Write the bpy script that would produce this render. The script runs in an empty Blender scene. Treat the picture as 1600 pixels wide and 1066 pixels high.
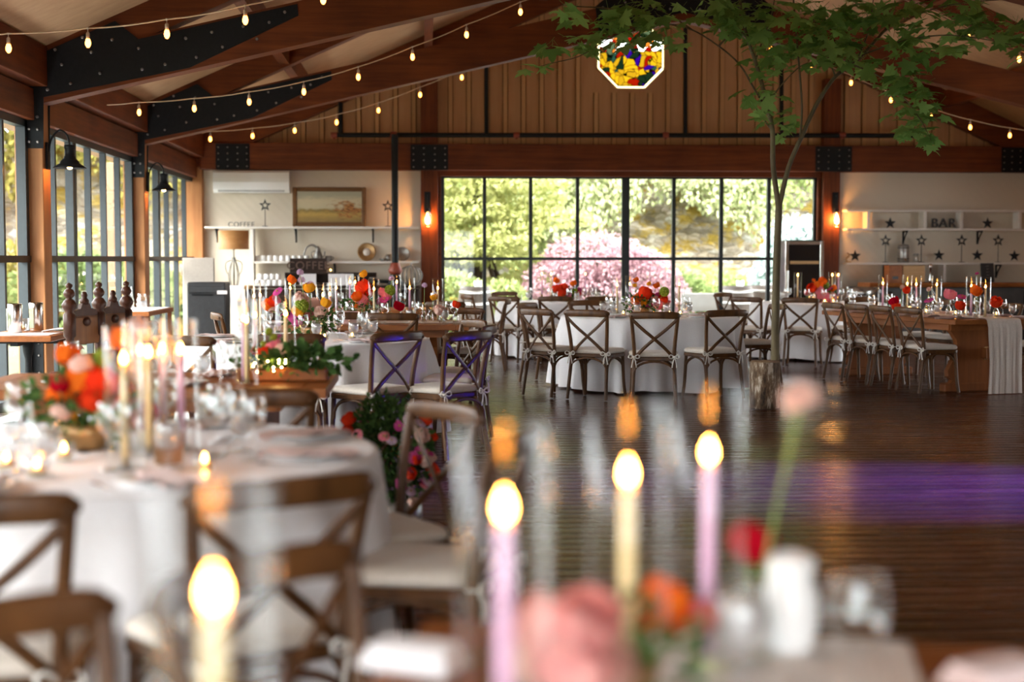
import bpy, math, random
import numpy as np
from mathutils import Matrix, Vector
PI = math.pi
R = random.Random(11)
NR = np.random.default_rng(5)
sc = bpy.context.scene
col = sc.collection

# ------------------------------------------------------------------ camera, sky, exposure
F, H = 2222.0, 1.38
PITCH, YAW = math.atan(129 / F), math.atan(135 / F)
cam = bpy.data.cameras.new('camera'); camo = bpy.data.objects.new('camera', cam); col.objects.link(camo)
camo.location = (0, 0, H); camo.rotation_euler = (PI / 2 - PITCH, 0, -YAW)
cam.sensor_width = 36; cam.lens = F / 1600 * 36
cam.clip_start = .05; cam.clip_end = 300
cam.dof.use_dof = True; cam.dof.focus_distance = 12.2; cam.dof.aperture_fstop = 1.45
sc.camera = camo
sc.view_settings.view_transform = 'Standard'; sc.view_settings.look = 'None'
sc.view_settings.gamma = 1; sc.view_settings.use_curve_mapping = False
sc.view_settings.exposure = 1.3
sc.cycles.transparent_max_bounces = 40
sc.cycles.max_bounces = 9; sc.cycles.diffuse_bounces = 4; sc.cycles.glossy_bounces = 4
sc.cycles.caustics_reflective = False; sc.cycles.caustics_refractive = False
sc.cycles.sample_clamp_indirect = 4.0
SKY = 6.5
w = bpy.data.worlds.new('world'); sc.world = w; w.use_nodes = True
wn = w.node_tree; wn.nodes.clear()
_o = wn.nodes.new('ShaderNodeOutputWorld'); _b = wn.nodes.new('ShaderNodeBackground')
_tc = wn.nodes.new('ShaderNodeTexCoord'); _sp = wn.nodes.new('ShaderNodeSeparateXYZ'); _r = wn.nodes.new('ShaderNodeValToRGB')
wn.links.new(_tc.outputs['Generated'], _sp.inputs[0]); wn.links.new(_sp.outputs['Z'], _r.inputs[0])
_r.color_ramp.elements[0].color = (.80, .84, .88, 1); _r.color_ramp.elements[1].color = (.98, 1, 1, 1)
wn.links.new(_r.outputs[0], _b.inputs[0]); _b.inputs[1].default_value = SKY
wn.links.new(_b.outputs[0], _o.inputs[0])

def lamp(name, kind, loc, energy, color, rot=(0, 0, 0), **kw):
    d = bpy.data.lights.new(name, kind); d.energy = energy; d.color = color
    for k, v in kw.items(): setattr(d, k, v)
    o = bpy.data.objects.new(name, d); o.location = loc; o.rotation_euler = rot; col.objects.link(o); return o

def portal(loc, rot, sx, sy):
    o = lamp('window_daylight', 'AREA', loc, 1, (1, 1, 1), rot, shape='RECTANGLE', size=sx, size_y=sy)
    o.data.cycles.is_portal = True
XL, XR, XC, YB, YF = -3.68, 10.60, 3.46, 23.9, -1.6
portal((XL - .5, 11.2, 1.45), (0, -PI / 2, 0), 2.7, 25.5)      # glazed left side
portal((XR + .5, 16.6, 1.45), (0, PI / 2, 0), 2.7, 4.8)        # glazed bay at the right
portal((XC, YB + .5, 1.45), (-PI / 2, 0, 0), 6.4, 2.7)         # big garden window
portal((.0, YF - .3, 1.25), (PI / 2, 0, 0), 3.6, 2.2)            # glass doors behind the photographer
# hazy sun from the front left, softened by thin cloud
sun = lamp('hazy_sun', 'SUN', (-20, -10, 30), 7.2, (1, .97, .90), angle=math.radians(45))
sun.rotation_euler = Vector((.55, .50, -.67)).to_track_quat('-Z', 'Y').to_euler()
# purple dance-floor light and its spill on the chairs by the aisle
def aim(o, t): o.rotation_euler = (Vector(t) - o.location).to_track_quat('-Z', 'Y').to_euler()
s = lamp('dance_floor_spot', 'SPOT', (10.2, 7.2, 2.6), 60000, (.045, .04, 1), spot_size=.34, spot_blend=1, shadow_soft_size=.08); aim(s, (3.7, 8.2, 0))
s = lamp('aisle_spot', 'SPOT', (4.6, 9.5, 4.0), 170, (.30, .05, 1), spot_size=.22, spot_blend=.9, shadow_soft_size=.06); aim(s, (.50, 10.4, .35))

# ------------------------------------------------------------------ view maths (pixel of the photo + one known distance -> place)
_fw = np.array([math.sin(YAW) * math.cos(PITCH), math.cos(YAW) * math.cos(PITCH), -math.sin(PITCH)])
_rt = np.array([math.cos(YAW), -math.sin(YAW), 0]); _up = np.cross(_rt, _fw); _C = np.array([0, 0, H])
def ray(u, v): return _fw + _rt * (u - 800) / F - _up * (v - 533) / F
def G(u, v, z): r = ray(u, v); return _C + r * ((z - H) / r[2])
def PY(u, v, Y): r = ray(u, v); return _C + r * (Y / r[1])
def PX(u, v, X): r = ray(u, v); return _C + r * (X / r[0])
def proj(p):
    d = np.array(p) - _C; z = d @ _fw
    return 800 + F * (d @ _rt) / z, 533 - F * (d @ _up) / z

# ------------------------------------------------------------------ materials
def mat(name):
    m = bpy.data.materials.new(name); m.use_nodes = True
    nt = m.node_tree; b = nt.nodes['Principled BSDF']; return m, nt, b
def N(nt, t, **kw):
    n = nt.nodes.new('ShaderNode' + t)
    for k, v in kw.items():
        if hasattr(n, k): setattr(n, k, v)
        else: n.inputs[k].default_value = v
    return n
def L(nt, a, b): nt.links.new(a, b)
def ramp(nt, fac, stops):
    r = N(nt, 'ValToRGB'); e = r.color_ramp.elements
    while len(e) < len(stops): e.new(.5)
    for k, (p, c) in enumerate(stops): e[k].position = p; e[k].color = (*c, 1)
    L(nt, fac, r.inputs[0]); return r.outputs[0]
def coords(nt, scale=(1, 1, 1), kind='Object'):
    t = N(nt, 'TexCoord'); m = N(nt, 'Mapping'); m.inputs['Scale'].default_value = scale
    L(nt, t.outputs[kind], m.inputs[0]); return m.outputs[0]
def bump(nt, b, h, strength=.3, dist=.01):
    n = N(nt, 'Bump'); n.inputs['Strength'].default_value = strength; n.inputs['Distance'].default_value = dist
    L(nt, h, n.inputs['Height']); L(nt, n.outputs[0], b.inputs['Normal'])
def tone(name, c1, c2=None, rough=.5, scale=8, stretch=(1, 1, 1), metal=0, bmp=0, spec=.5, bdist=.004, sheen=0, detail=4):
    m, nt, b = mat(name)
    if c2 is None: c2 = tuple(x * .8 for x in c1)
    v = coords(nt, stretch); n = N(nt, 'TexNoise', Scale=scale, Detail=detail); L(nt, v, n.inputs['Vector'])
    L(nt, ramp(nt, n.outputs['Fac'], [(.3, c2), (.7, c1)]), b.inputs['Base Color'])
    b.inputs['Roughness'].default_value = rough; b.inputs['Metallic'].default_value = metal
    b.inputs['Specular IOR Level'].default_value = spec
    if sheen: b.inputs['Sheen Weight'].default_value = sheen
    if bmp: bump(nt, b, n.outputs['Fac'], bmp, bdist)
    return m
def timber(name, c1, c2, axis, rough=.55, sc_=5):
    st = [14, 14, 14]; st[axis] = .8
    m, nt, b = mat(name); v = coords(nt, st)
    n = N(nt, 'TexNoise', Scale=sc_ / 4, Detail=6, Roughness=.65); L(nt, v, n.inputs['Vector'])
    v2 = coords(nt, (1, 1, 1)); k = N(nt, 'TexNoise', Scale=1.6, Detail=3); L(nt, v2, k.inputs['Vector'])
    mx = N(nt, 'MixRGB'); mx.inputs[0].default_value = .35
    L(nt, ramp(nt, n.outputs['Fac'], [(.32, c2), (.5, tuple((a + d) / 2 for a, d in zip(c1, c2))), (.68, c1)]), mx.inputs[1])
    L(nt, ramp(nt, k.outputs['Fac'], [(.35, c2), (.65, c1)]), mx.inputs[2])
    L(nt, mx.outputs[0], b.inputs['Base Color']); b.inputs['Roughness'].default_value = rough; b.inputs['Specular IOR Level'].default_value = .25
    bump(nt, b, n.outputs['Fac'], .25, .004); return m
def glassy(name, tint=(.97, .985, .98), base=.035, edge=.75, power=3.0, rough=.015):
    m = bpy.data.materials.new(name); m.use_nodes = True; nt = m.node_tree; nt.nodes.clear()
    o = N(nt, 'OutputMaterial'); t = N(nt, 'BsdfTransparent'); t.inputs[0].default_value = (*tint, 1)
    g = N(nt, 'BsdfGlossy'); g.inputs['Roughness'].default_value = rough; g.inputs[0].default_value = (1, 1, 1, 1)
    lw = N(nt, 'LayerWeight'); lw.inputs[0].default_value = .5
    p = N(nt, 'Math', operation='POWER'); p.inputs[1].default_value = power; L(nt, lw.outputs['Facing'], p.inputs[0])
    k = N(nt, 'Math', operation='MULTIPLY_ADD'); k.inputs[1].default_value = edge; k.inputs[2].default_value = base; L(nt, p.outputs[0], k.inputs[0])
    mx = N(nt, 'MixShader'); L(nt, k.outputs[0], mx.inputs[0]); L(nt, t.outputs[0], mx.inputs[1]); L(nt, g.outputs[0], mx.inputs[2])
    L(nt, mx.outputs[0], o.inputs[0]); return m
def glow(name, c, s):
    m = bpy.data.materials.new(name); m.use_nodes = True; nt = m.node_tree; nt.nodes.clear()
    o = N(nt, 'OutputMaterial'); e = N(nt, 'Emission'); e.inputs[0].default_value = (*c, 1); e.inputs[1].default_value = s
    L(nt, e.outputs[0], o.inputs[0]); return m
def leafy(name, c1, c2, trans=.35, scale=3, rough=.6, per_leaf=True):
    m = bpy.data.materials.new(name); m.use_nodes = True; nt = m.node_tree; nt.nodes.clear()
    o = N(nt, 'OutputMaterial'); d = N(nt, 'BsdfDiffuse'); t = N(nt, 'BsdfTranslucent')
    n = N(nt, 'TexNoise', Scale=scale, Detail=3); L(nt, coords(nt), n.inputs['Vector'])
    fac = n.outputs['Fac']
    if per_leaf:
        g = N(nt, 'NewGeometry'); a = N(nt, 'Math', operation='ADD'); s2 = N(nt, 'Math', operation='MULTIPLY'); s2.inputs[1].default_value = .5
        L(nt, n.outputs['Fac'], a.inputs[0]); L(nt, g.outputs['Random Per Island'], a.inputs[1]); L(nt, a.outputs[0], s2.inputs[0]); fac = s2.outputs[0]
    c = ramp(nt, fac, [(.3, c2), (.7, c1)])
    L(nt, c, d.inputs[0]); L(nt, c, t.inputs[0])
    mx = N(nt, 'MixShader'); mx.inputs[0].default_value = trans; L(nt, d.outputs[0], mx.inputs[1]); L(nt, t.outputs[0], mx.inputs[2])
    L(nt, mx.outputs[0], o.inputs[0]); return m

M = {}
TW1, TW2 = (.215, .052, .011), (.075, .016, .004)
for a, n in enumerate('xyz'): M['timber_' + n] = timber('timber_' + n, TW1, TW2, a)
M['post'] = timber('column_timber_lit', (.44, .195, .070), (.26, .10, .034), 2)  # same timber as the trusses, window light on the columns painted in as lighter colour
M['ceil'] = timber('ceiling_ply', (.56, .35, .19), (.44, .26, .135), 0, .7, 3)
M['siding'] = timber('gable_siding', (.55, .31, .155), (.44, .235, .11), 2, .75, 3)
M['batten'] = timber('gable_batten_lit', (.62, .36, .17), (.46, .25, .11), 2, .75, 3)  # siding wood made lighter, to paint the light that catches the battens
M['steel'] = tone('black_steel', (.010, .011, .012), (.006, .007, .008), .55, 30, spec=.22)
M['bolt'] = tone('bolt_steel', (.30, .28, .26), (.22, .20, .18), .35, 40, metal=.8)
M['frame'] = tone('window_frame_paint', (.014, .022, .025), (.010, .016, .018), .45, 20)
M['chair'] = tone('walnut_bentwood', (.135, .056, .017), (.062, .025, .008), .40, 16, (1, 1, .25), bmp=.05, spec=.3)
M['cushion'] = tone('cream_cushion', (.74, .66, .57), (.68, .60, .51), .85, 60, bmp=.1, bdist=.001, sheen=.2)
M['tie'] = tone('cream_tie', (.82, .78, .72), (.74, .70, .64), .9, 60)
M['cloth'] = tone('white_linen', (.84, .82, .83), (.80, .78, .79), .85, 90, bmp=.06, bdist=.001, sheen=.2)
M['pinkcloth'] = tone('blush_napkin', (.82, .66, .63), (.76, .60, .57), .85, 60)
M['gauze'] = tone('gauze_runner', (.80, .72, .66), (.66, .58, .52), .9, 5, (26, 1.2, 26), bmp=.5, bdist=.006)
M['whitecer'] = tone('white_ceramic', (.85, .84, .82), (.82, .81, .79), .25, 5)
M['plate'] = M['whitecer']
M['farm'] = timber('farm_table_wood', (.37, .125, .034), (.21, .065, .017), 1, .42)
M['farmz'] = timber('farm_table_wood_upright', (.30, .10, .030), (.17, .052, .015), 2, .45)
M['oak'] = timber('light_oak', (.58, .36, .17), (.42, .24, .10), 0, .5)
M['darkwood'] = timber('dark_stained_wood', (.040, .020, .012), (.018, .009, .006), 0, .5)
M['carved'] = timber('carved_mahogany', (.085, .030, .015), (.035, .012, .007), 2, .35)
M['panel'] = timber('honey_panel', (.30, .135, .045), (.18, .07, .025), 2, .4)
M['glass'] = glassy('clear_glass', (.975, .985, .985), .055, .95, 2.4)
M['hglass'] = glassy('hurricane_glass', (.985, .99, .985), .02, .36, 2.8)
M['pane'] = glassy('window_pane', (.98, .99, .985), .012, .4, 4)
M['water'] = glassy('iced_water', (.90, .90, .92), .10, .6, 2, .08)
_nt = M['water'].node_tree; _out = _nt.nodes['Material Output']; _df = N(_nt, 'BsdfDiffuse'); _df.inputs[0].default_value = (.85, .78, .76, 1); _ms = N(_nt, 'MixShader'); _ms.inputs[0].default_value = .38
_src = _out.inputs[0].links[0].from_socket; L(_nt, _src, _ms.inputs[1]); L(_nt, _df.outputs[0], _ms.inputs[2]); L(_nt, _ms.outputs[0], _out.inputs[0])
M['waxy'] = tone('cream_wax', (.88, .66, .34), (.84, .61, .30), .45, 3)
M['waxl'] = tone('lavender_wax', (.74, .44, .62), (.70, .40, .58), .45, 3)
M['waxp'] = tone('pink_wax', (.82, .46, .56), (.78, .42, .52), .45, 3)
M['wick'] = tone('wick', (.03, .025, .02), None, .9)
M['flame'] = glow('flame', (1, .35, .055), 55)
M['bulb'] = glow('warm_bulb', (1, .27, .035), 9)
M['sconceb'] = glow('sconce_bulb', (1, .42, .10), 120)
M['fairy'] = glow('fairy_light', (1, .60, .2), 60)
M['socket'] = tone('pale_socket', (.62, .50, .38), (.50, .40, .30), .5, 20)
M['cord'] = tone('cream_cord', (.72, .55, .36), (.60, .45, .28), .6, 20)
M['pewter'] = tone('pewter', (.30, .28, .25), (.16, .15, .14), .35, 9, metal=.8)
M['silver'] = tone('polished_steel', (.75, .74, .72), (.62, .61, .60), .18, 6, metal=1)
M['galv'] = tone('galvanised', (.46, .45, .42), (.30, .30, .29), .35, 14, metal=.7)
M['blackp'] = tone('black_plastic', (.022, .024, .027), (.015, .016, .018), .4, 20)
M['star'] = tone('navy_star', (.016, .020, .026), (.010, .012, .016), .6, 12, spec=.3)
M['rust'] = tone('red_fitting', (.32, .06, .03), (.20, .04, .02), .5, 20)
M['linenw'] = tone('bench_paint', (.27, .27, .26), (.24, .24, .23), .6, 10)
M['shelf'] = tone('white_shelf_paint', (.80, .75, .68), (.76, .71, .64), .5, 10)
M['brass'] = tone('old_brass', (.45, .28, .12), (.28, .16, .07), .35, 10, metal=.7)
M['rose_o'] = leafy('orange_petal', (.90, .20, .02), (.80, .10, .01), .3, 30)
M['rose_r'] = leafy('coral_petal', (.88, .07, .02), (.72, .03, .01), .3, 30)
M['rose_c'] = leafy('crimson_petal', (.60, .008, .03), (.42, .004, .015), .3, 30)
M['rose_p'] = leafy('pink_petal', (.85, .28, .32), (.72, .16, .22), .3, 30)
M['rose_s'] = leafy('salmon_petal', (.88, .46, .42), (.80, .34, .32), .3, 30)
M['rose_m'] = leafy('magenta_petal', (.72, .12, .36), (.52, .05, .22), .3, 30)
M['rose_b'] = leafy('blush_petal', (.86, .62, .52), (.78, .50, .42), .3, 30)
M['rose_y'] = leafy('golden_petal', (.92, .48, .03), (.84, .34, .02), .3, 30)
M['rose_l'] = leafy('lilac_petal', (.74, .55, .68), (.62, .42, .56), .3, 30)
M['green_p'] = leafy('lime_bloom', (.40, .50, .08), (.24, .34, .03), .3, 40)
M['eye'] = tone('flower_eye', (.55, .36, .03), (.3, .15, .02), .8, 60)
M['leaf'] = leafy('arrangement_leaf', (.10, .19, .055), (.035, .075, .022), .25, 9)
M['stem'] = tone('green_stem', (.26, .36, .09), (.18, .27, .06), .6, 20)

def floor_mat():
    m, nt, b = mat('dark_deck_boards'); W = .138
    t = N(nt, 'TexCoord'); s = N(nt, 'SeparateXYZ'); L(nt, t.outputs['Object'], s.inputs[0])
    def op(o, a, bv=None):
        n = N(nt, 'Math', operation=o)
        if hasattr(a, 'links'): L(nt, a, n.inputs[0])
        else: n.inputs[0].default_value = a
        if bv is not None:
            if hasattr(bv, 'links'): L(nt, bv, n.inputs[1])
            else: n.inputs[1].default_value = bv
        return n.outputs[0]
    y = op('DIVIDE', s.outputs['Y'], W); fr = op('FRACT', y); fl = op('FLOOR', y)
    row = N(nt, 'TexWhiteNoise', noise_dimensions='1D'); L(nt, fl, row.inputs['W'])
    xs = op('ADD', op('DIVIDE', s.outputs['X'], 3.6), op('MULTIPLY', row.outputs['Value'], 7.0))
    bd = N(nt, 'TexWhiteNoise', noise_dimensions='2D'); cb = N(nt, 'CombineXYZ')
    L(nt, op('FLOOR', xs), cb.inputs[0]); L(nt, fl, cb.inputs[1]); L(nt, cb.outputs[0], bd.inputs['Vector'])
    gr = N(nt, 'TexNoise', Scale=1.0, Detail=5, Roughness=.6); L(nt, coords(nt, (1.2, 40, 1)), gr.inputs['Vector'])
    mixf = op('ADD', op('MULTIPLY', bd.outputs['Value'], .5), op('MULTIPLY', gr.outputs['Fac'], .6))
    c = ramp(nt, mixf, [(.15, (.020, .006, .0025)), (.5, (.055, .015, .0055)), (.9, (.105, .029, .010))])
    ab = op('ABSOLUTE', op('SUBTRACT', fr, .5)); gap = op('GREATER_THAN', ab, .475)
    mx = N(nt, 'MixRGB'); L(nt, gap, mx.inputs[0]); L(nt, c, mx.inputs[1]); mx.inputs[2].default_value = (.006, .004, .003, 1)
    L(nt, mx.outputs[0], b.inputs['Base Color'])
    rg = N(nt, 'MapRange'); L(nt, gr.outputs['Fac'], rg.inputs[0]); rg.inputs[3].default_value = .18; rg.inputs[4].default_value = .34
    L(nt, rg.outputs[0], b.inputs['Roughness']); b.inputs['Specular IOR Level'].default_value = .33
    crown = op('POWER', op('MULTIPLY', ab, 2.0), 6.0)
    tilt = op('MULTIPLY', op('SUBTRACT', row.outputs['Value'], .5), op('MULTIPLY', fr, .35))
    hgt = op('ADD', op('SUBTRACT', op('MULTIPLY', gr.outputs['Fac'], .10), crown), tilt)
    bump(nt, b, hgt, .55, .010); return m
M['floor'] = floor_mat()
def tin_mat():
    m, nt, b = mat('white_pressed_tin')
    b.inputs['Base Color'].default_value = (.66, .575, .45, 1); b.inputs['Roughness'].default_value = .5
    v = N(nt, 'TexVoronoi', Scale=9.0); L(nt, coords(nt), v.inputs['Vector'])
    wv = N(nt, 'TexNoise', Scale=3, Detail=1); L(nt, coords(nt), wv.inputs['Vector'])
    t = N(nt, 'TexCoord'); s = N(nt, 'SeparateXYZ'); L(nt, t.outputs['Object'], s.inputs[0])
    def wave(o):
        a = N(nt, 'Math', operation='MULTIPLY'); a.inputs[1].default_value = 2 * PI / .16; L(nt, o, a.inputs[0])
        c = N(nt, 'Math', operation='SINE'); L(nt, a.outputs[0], c.inputs[0]); return c.outputs[0]
    pr = N(nt, 'Math', operation='MULTIPLY'); L(nt, wave(s.outputs['X']), pr.inputs[0]); L(nt, wave(s.outputs['Z']), pr.inputs[1])
    ad = N(nt, 'Math', operation='ADD'); L(nt, pr.outputs[0], ad.inputs[0]); L(nt, v.outputs['Distance'], ad.inputs[1])
    bump(nt, b, ad.outputs[0], .10, .012); return m
M['tin'] = tin_mat()

# ------------------------------------------------------------------ mesh builder
def TR(x=0, y=0, z=0): return Matrix.Translation((x, y, z))
def RZ(a): return Matrix.Rotation(a, 4, 'Z')
def RX(a): return Matrix.Rotation(a, 4, 'X')
def RY(a): return Matrix.Rotation(a, 4, 'Y')
class MB:
    def __init__(s): s.v = []; s.f = []; s.m = []; s.sm = []
    def add(s, vs, fs, mi=0, smooth=False, T=None):
        o = len(s.v)
        if T is not None: vs = [tuple(T @ Vector(p)) for p in vs]
        s.v += [tuple(map(float, p)) for p in vs]
        for f in fs: s.f.append(tuple(o + i for i in f)); s.m.append(mi); s.sm.append(smooth)
        return s
    def box(s, c, d, mi=0, bev=0.0, T=None):
        x, y, z = d[0] / 2, d[1] / 2, d[2] / 2; vs = []; b = min(bev, x * .9, y * .9, z * .9)
        if b <= 0:
            vs = [(c[0] + i * x, c[1] + j * y, c[2] + k * z) for i in (-1, 1) for j in (-1, 1) for k in (-1, 1)]
            fs = [(0, 1, 3, 2), (4, 6, 7, 5), (0, 4, 5, 1), (2, 3, 7, 6), (0, 2, 6, 4), (1, 5, 7, 3)]
            return s.add(vs, fs, mi, False, T)
        idx = {}
        for i in (-1, 1):
            for j in (-1, 1):
                for k in (-1, 1):
                    for a in range(3):
                        e = [x - b, y - b, z - b]; e[a] += b
                        idx[i, j, k, a] = len(vs); vs.append((c[0] + i * e[0], c[1] + j * e[1], c[2] + k * e[2]))
        fs = []
        q = [(-1, -1), (1, -1), (1, 1), (-1, 1)]
        for a in range(3):
            for sg in (-1, 1):
                f = []
                for (p, r) in q:
                    t = [0, 0, 0]; t[a] = sg; t[(a + 1) % 3] = p; t[(a + 2) % 3] = r; f.append(idx[(*t, a)])
                fs.append(tuple(f if sg > 0 else f[::-1]))
        for a in range(3):
            b1, b2 = (a + 1) % 3, (a + 2) % 3
            for p in (-1, 1):
                for r in (-1, 1):
                    def k(sa, ax): t = [0, 0, 0]; t[a] = sa; t[b1] = p; t[b2] = r; return idx[(*t, ax)]
                    f = (k(-1, b1), k(1, b1), k(1, b2), k(-1, b2)); fs.append(f if p * r > 0 else f[::-1])
        for i in (-1, 1):
            for j in (-1, 1):
                for kk in (-1, 1):
                    f = (idx[i, j, kk, 0], idx[i, j, kk, 1], idx[i, j, kk, 2]); fs.append(f if i * j * kk > 0 else f[::-1])
        return s.add(vs, fs, mi, False, T)
    def tube(s, pts, r, n=8, mi=0, flat=None, up=(0, 0, 1), cap=True, T=None, smooth=True):
        pts = [Vector(p) for p in pts]; k = len(pts)
        rs = r if isinstance(r, (list, tuple)) else [r] * k
        vs = []; fs = []
        ref = Vector(up)
        for i, p in enumerate(pts):
            t = (pts[min(i + 1, k - 1)] - pts[max(i - 1, 0)]).normalized()
            a = ref - t * ref.dot(t)
            if a.length < 1e-3: a = t.orthogonal()
            a.normalize(); b = t.cross(a)
            if flat is None: ref = a
            fa, fb = flat if flat else (1, 1)
            for j in range(n):
                th = 2 * PI * j / n
                vs.append(tuple(p + a * (math.cos(th) * rs[i] * fa) + b * (math.sin(th) * rs[i] * fb)))
        for i in range(k - 1):
            for j in range(n):
                j2 = (j + 1) % n; fs.append((i * n + j, i * n + j2, (i + 1) * n + j2, (i + 1) * n + j))
        s.add(vs, fs, mi, smooth, T)
        if cap: s.add(vs[:n], [tuple(range(n))[::-1]], mi, False, T); s.add(vs[-n:], [tuple(range(n))], mi, False, T)
        return s
    def lathe(s, prof, n=20, mi=0, c=(0, 0, 0), T=None, smooth=True, sx=1, sy=1):
        vs = []; fs = []
        for (r, z) in prof:
            for j in range(n):
                a = 2 * PI * j / n; vs.append((c[0] + sx * r * math.cos(a), c[1] + sy * r * math.sin(a), c[2] + z))
        for i in range(len(prof) - 1):
            for j in range(n):
                j2 = (j + 1) % n; fs.append((i * n + j, i * n + j2, (i + 1) * n + j2, (i + 1) * n + j))
        if prof[0][0] > 1e-6: fs.append(tuple(range(n))[::-1])
        if prof[-1][0] > 1e-6: fs.append(tuple((len(prof) - 1) * n + j for j in range(n)))
        return s.add(vs, fs, mi, smooth, T)
    def shell(s, prof, n=20, mi=0, c=(0, 0, 0), T=None):     # open profile, no caps
        vs = []; fs = []
        for (r, z) in prof:
            for j in range(n):
                a = 2 * PI * j / n; vs.append((c[0] + r * math.cos(a), c[1] + r * math.sin(a), c[2] + z))
        for i in range(len(prof) - 1):
            for j in range(n):
                j2 = (j + 1) % n; fs.append((i * n + j, i * n + j2, (i + 1) * n + j2, (i + 1) * n + j))
        return s.add(vs, fs, mi, True, T)
    def ball(s, c, r, nu=12, nv=8, mi=0, T=None):
        rx, ry, rz = r if isinstance(r, (tuple, list)) else (r, r, r)
        vs = [(c[0], c[1], c[2] - rz)]; fs = []
        for i in range(1, nv):
            p = -PI / 2 + PI * i / nv
            for j in range(nu):
                a = 2 * PI * j / nu; vs.append((c[0] + rx * math.cos(p) * math.cos(a), c[1] + ry * math.cos(p) * math.sin(a), c[2] + rz * math.sin(p)))
        vs.append((c[0], c[1], c[2] + rz)); t = len(vs) - 1
        for j in range(nu):
            j2 = (j + 1) % nu; fs.append((0, 1 + j2, 1 + j)); fs.append((t, t - nu + j, t - nu + j2))
            for i in range(nv - 2): fs.append((1 + i * nu + j, 1 + i * nu + j2, 1 + (i + 1) * nu + j2, 1 + (i + 1) * nu + j))
        return s.add(vs, fs, mi, True, T)
    def prism(s, poly, d, mi=0, T=None, smooth=False):      # poly in XZ, extruded along Y from 0 to d
        n = len(poly); vs = [(p[0], 0, p[1]) for p in poly] + [(p[0], d, p[1]) for p in poly]
        fs = [tuple(range(n)), tuple(range(n, 2 * n))[::-1]] + [(i + n, (i + 1) % n + n, (i + 1) % n, i) for i in range(n)]
        return s.add(vs, fs, mi, smooth, T)
    def mesh(s, name, mats):
        me = bpy.data.meshes.new(name); me.from_pydata(s.v, [], s.f)
        for m in (mats if isinstance(mats, (list, tuple)) else [mats]): me.materials.append(M[m] if isinstance(m, str) else m)
        me.polygons.foreach_set('material_index', s.m); me.polygons.foreach_set('use_smooth', s.sm); me.update(); return me
def put(name, me, parent=None, loc=(0, 0, 0), rz=0, sc_=None, rot=None, label=None, kind=None):
    o = bpy.data.objects.new(name, me); col.objects.link(o); o.parent = parent; o.location = loc
    o.rotation_euler = rot if rot else (0, 0, rz)
    if sc_ is not None: o.scale = (sc_,) * 3 if not isinstance(sc_, tuple) else sc_
    if label: o['label'] = label
    if kind: o['kind'] = kind
    return o
def obj(name, mb, mats, parent=None, loc=(0, 0, 0), rz=0, **k): return put(name, mb.mesh(name, mats), parent, loc, rz, **k)
CACHE = {}
def cm(key, fn):
    if key not in CACHE: CACHE[key] = fn()
    return CACHE[key]
TAGGED = []
def tag(o, label, cat, group=None, kind=None, refpt=None):
    o['label'] = label; o['category'] = cat
    if group: o['group'] = group
    if kind: o['kind'] = kind
    TAGGED.append((o, refpt)); return o
def thing(name, label, cat, loc=(0, 0, 0), rz=0, group=None):
    o = bpy.data.objects.new(name, None); o.empty_display_size = .1; col.objects.link(o); o.location = loc; o.rotation_euler = (0, 0, rz)
    return tag(o, label, cat, group)
def struct(name, mb, mats, loc=(0, 0, 0), rz=0, parent=None):
    o = obj(name, mb, mats, parent, loc, rz); o['kind'] = 'structure'; return o

# ------------------------------------------------------------------ room shell
SL = .45                                       # roof slope
def zroof(x): return 3.40 + SL * (7.14 - abs(x - XC))          # underside of the ceiling (also rafter top)
def zchord(x): return 2.87 + .236 * (7.14 - abs(x - XC))       # underside of the lower chord
b = MB(); b.box((XC, 11.1, -.06), (15.4, 25.9, .12)); struct('floor', b, 'floor')
b = MB()
for s in (-1, 1):
    x0, x1 = XC, XC + s * 8.3
    for (ya, yb) in ((-2, 24.4),):
        z0, z1 = zroof(x0) , zroof(x1)
        vs = [(x0, ya, z0), (x1, ya, z1), (x1, yb, z1), (x0, yb, z0), (x0, ya, z0 + .2), (x1, ya, z1 + .2), (x1, yb, z1 + .2), (x0, yb, z0 + .2)]
        b.add(vs, [(0, 1, 2, 3), (4, 7, 6, 5), (0, 4, 5, 1), (3, 2, 6, 7), (1, 5, 6, 2)])
struct('ceiling', b, 'ceil')
# grey mat strip along the glazed left side
b = MB(); b.box((XL + .62, 12.4, .006), (1.2, 9.0, .012)); o = obj('floor_mat', b, tone('grey_mat', (.40, .41, .42), (.33, .34, .35), .95, 120, bmp=.3))
tag(o, 'long grey mat on the floor along the left windows', 'mat')

FRAMES = [9.1, 14.05, 19.0, 23.95]
COLY = [-.8, 4.15, 9.1, 14.05, 19.0, 23.95]
CW = .27
def bolts(b, pts, y, r=.013, mi=1, n=6, side=-1):
    for (x, z) in pts: b.lathe([(r, 0), (r, .010), (r * .6, .016)], n, mi, T=TR(x, y, z) @ RX(PI / 2 if side < 0 else -PI / 2), smooth=False)
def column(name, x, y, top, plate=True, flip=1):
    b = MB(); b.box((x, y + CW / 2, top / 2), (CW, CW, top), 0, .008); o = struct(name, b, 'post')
    if plate:
        p = MB(); p.box((x, y - .006, .33), (.21, .012, .58)); pts = [(x + dx, z) for dx in (-.065, .065) for z in (.1, .27, .44, .56)]
        bolts(p, pts, y - .012); obj('base_plate', p, ['steel', 'bolt'], o)
    return o
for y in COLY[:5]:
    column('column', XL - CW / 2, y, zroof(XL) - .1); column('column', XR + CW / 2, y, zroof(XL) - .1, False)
column('column', XL - CW / 2 + .02, 23.75, 3.3); column('column', XR + CW / 2, 23.75, 3.3, False)
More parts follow.
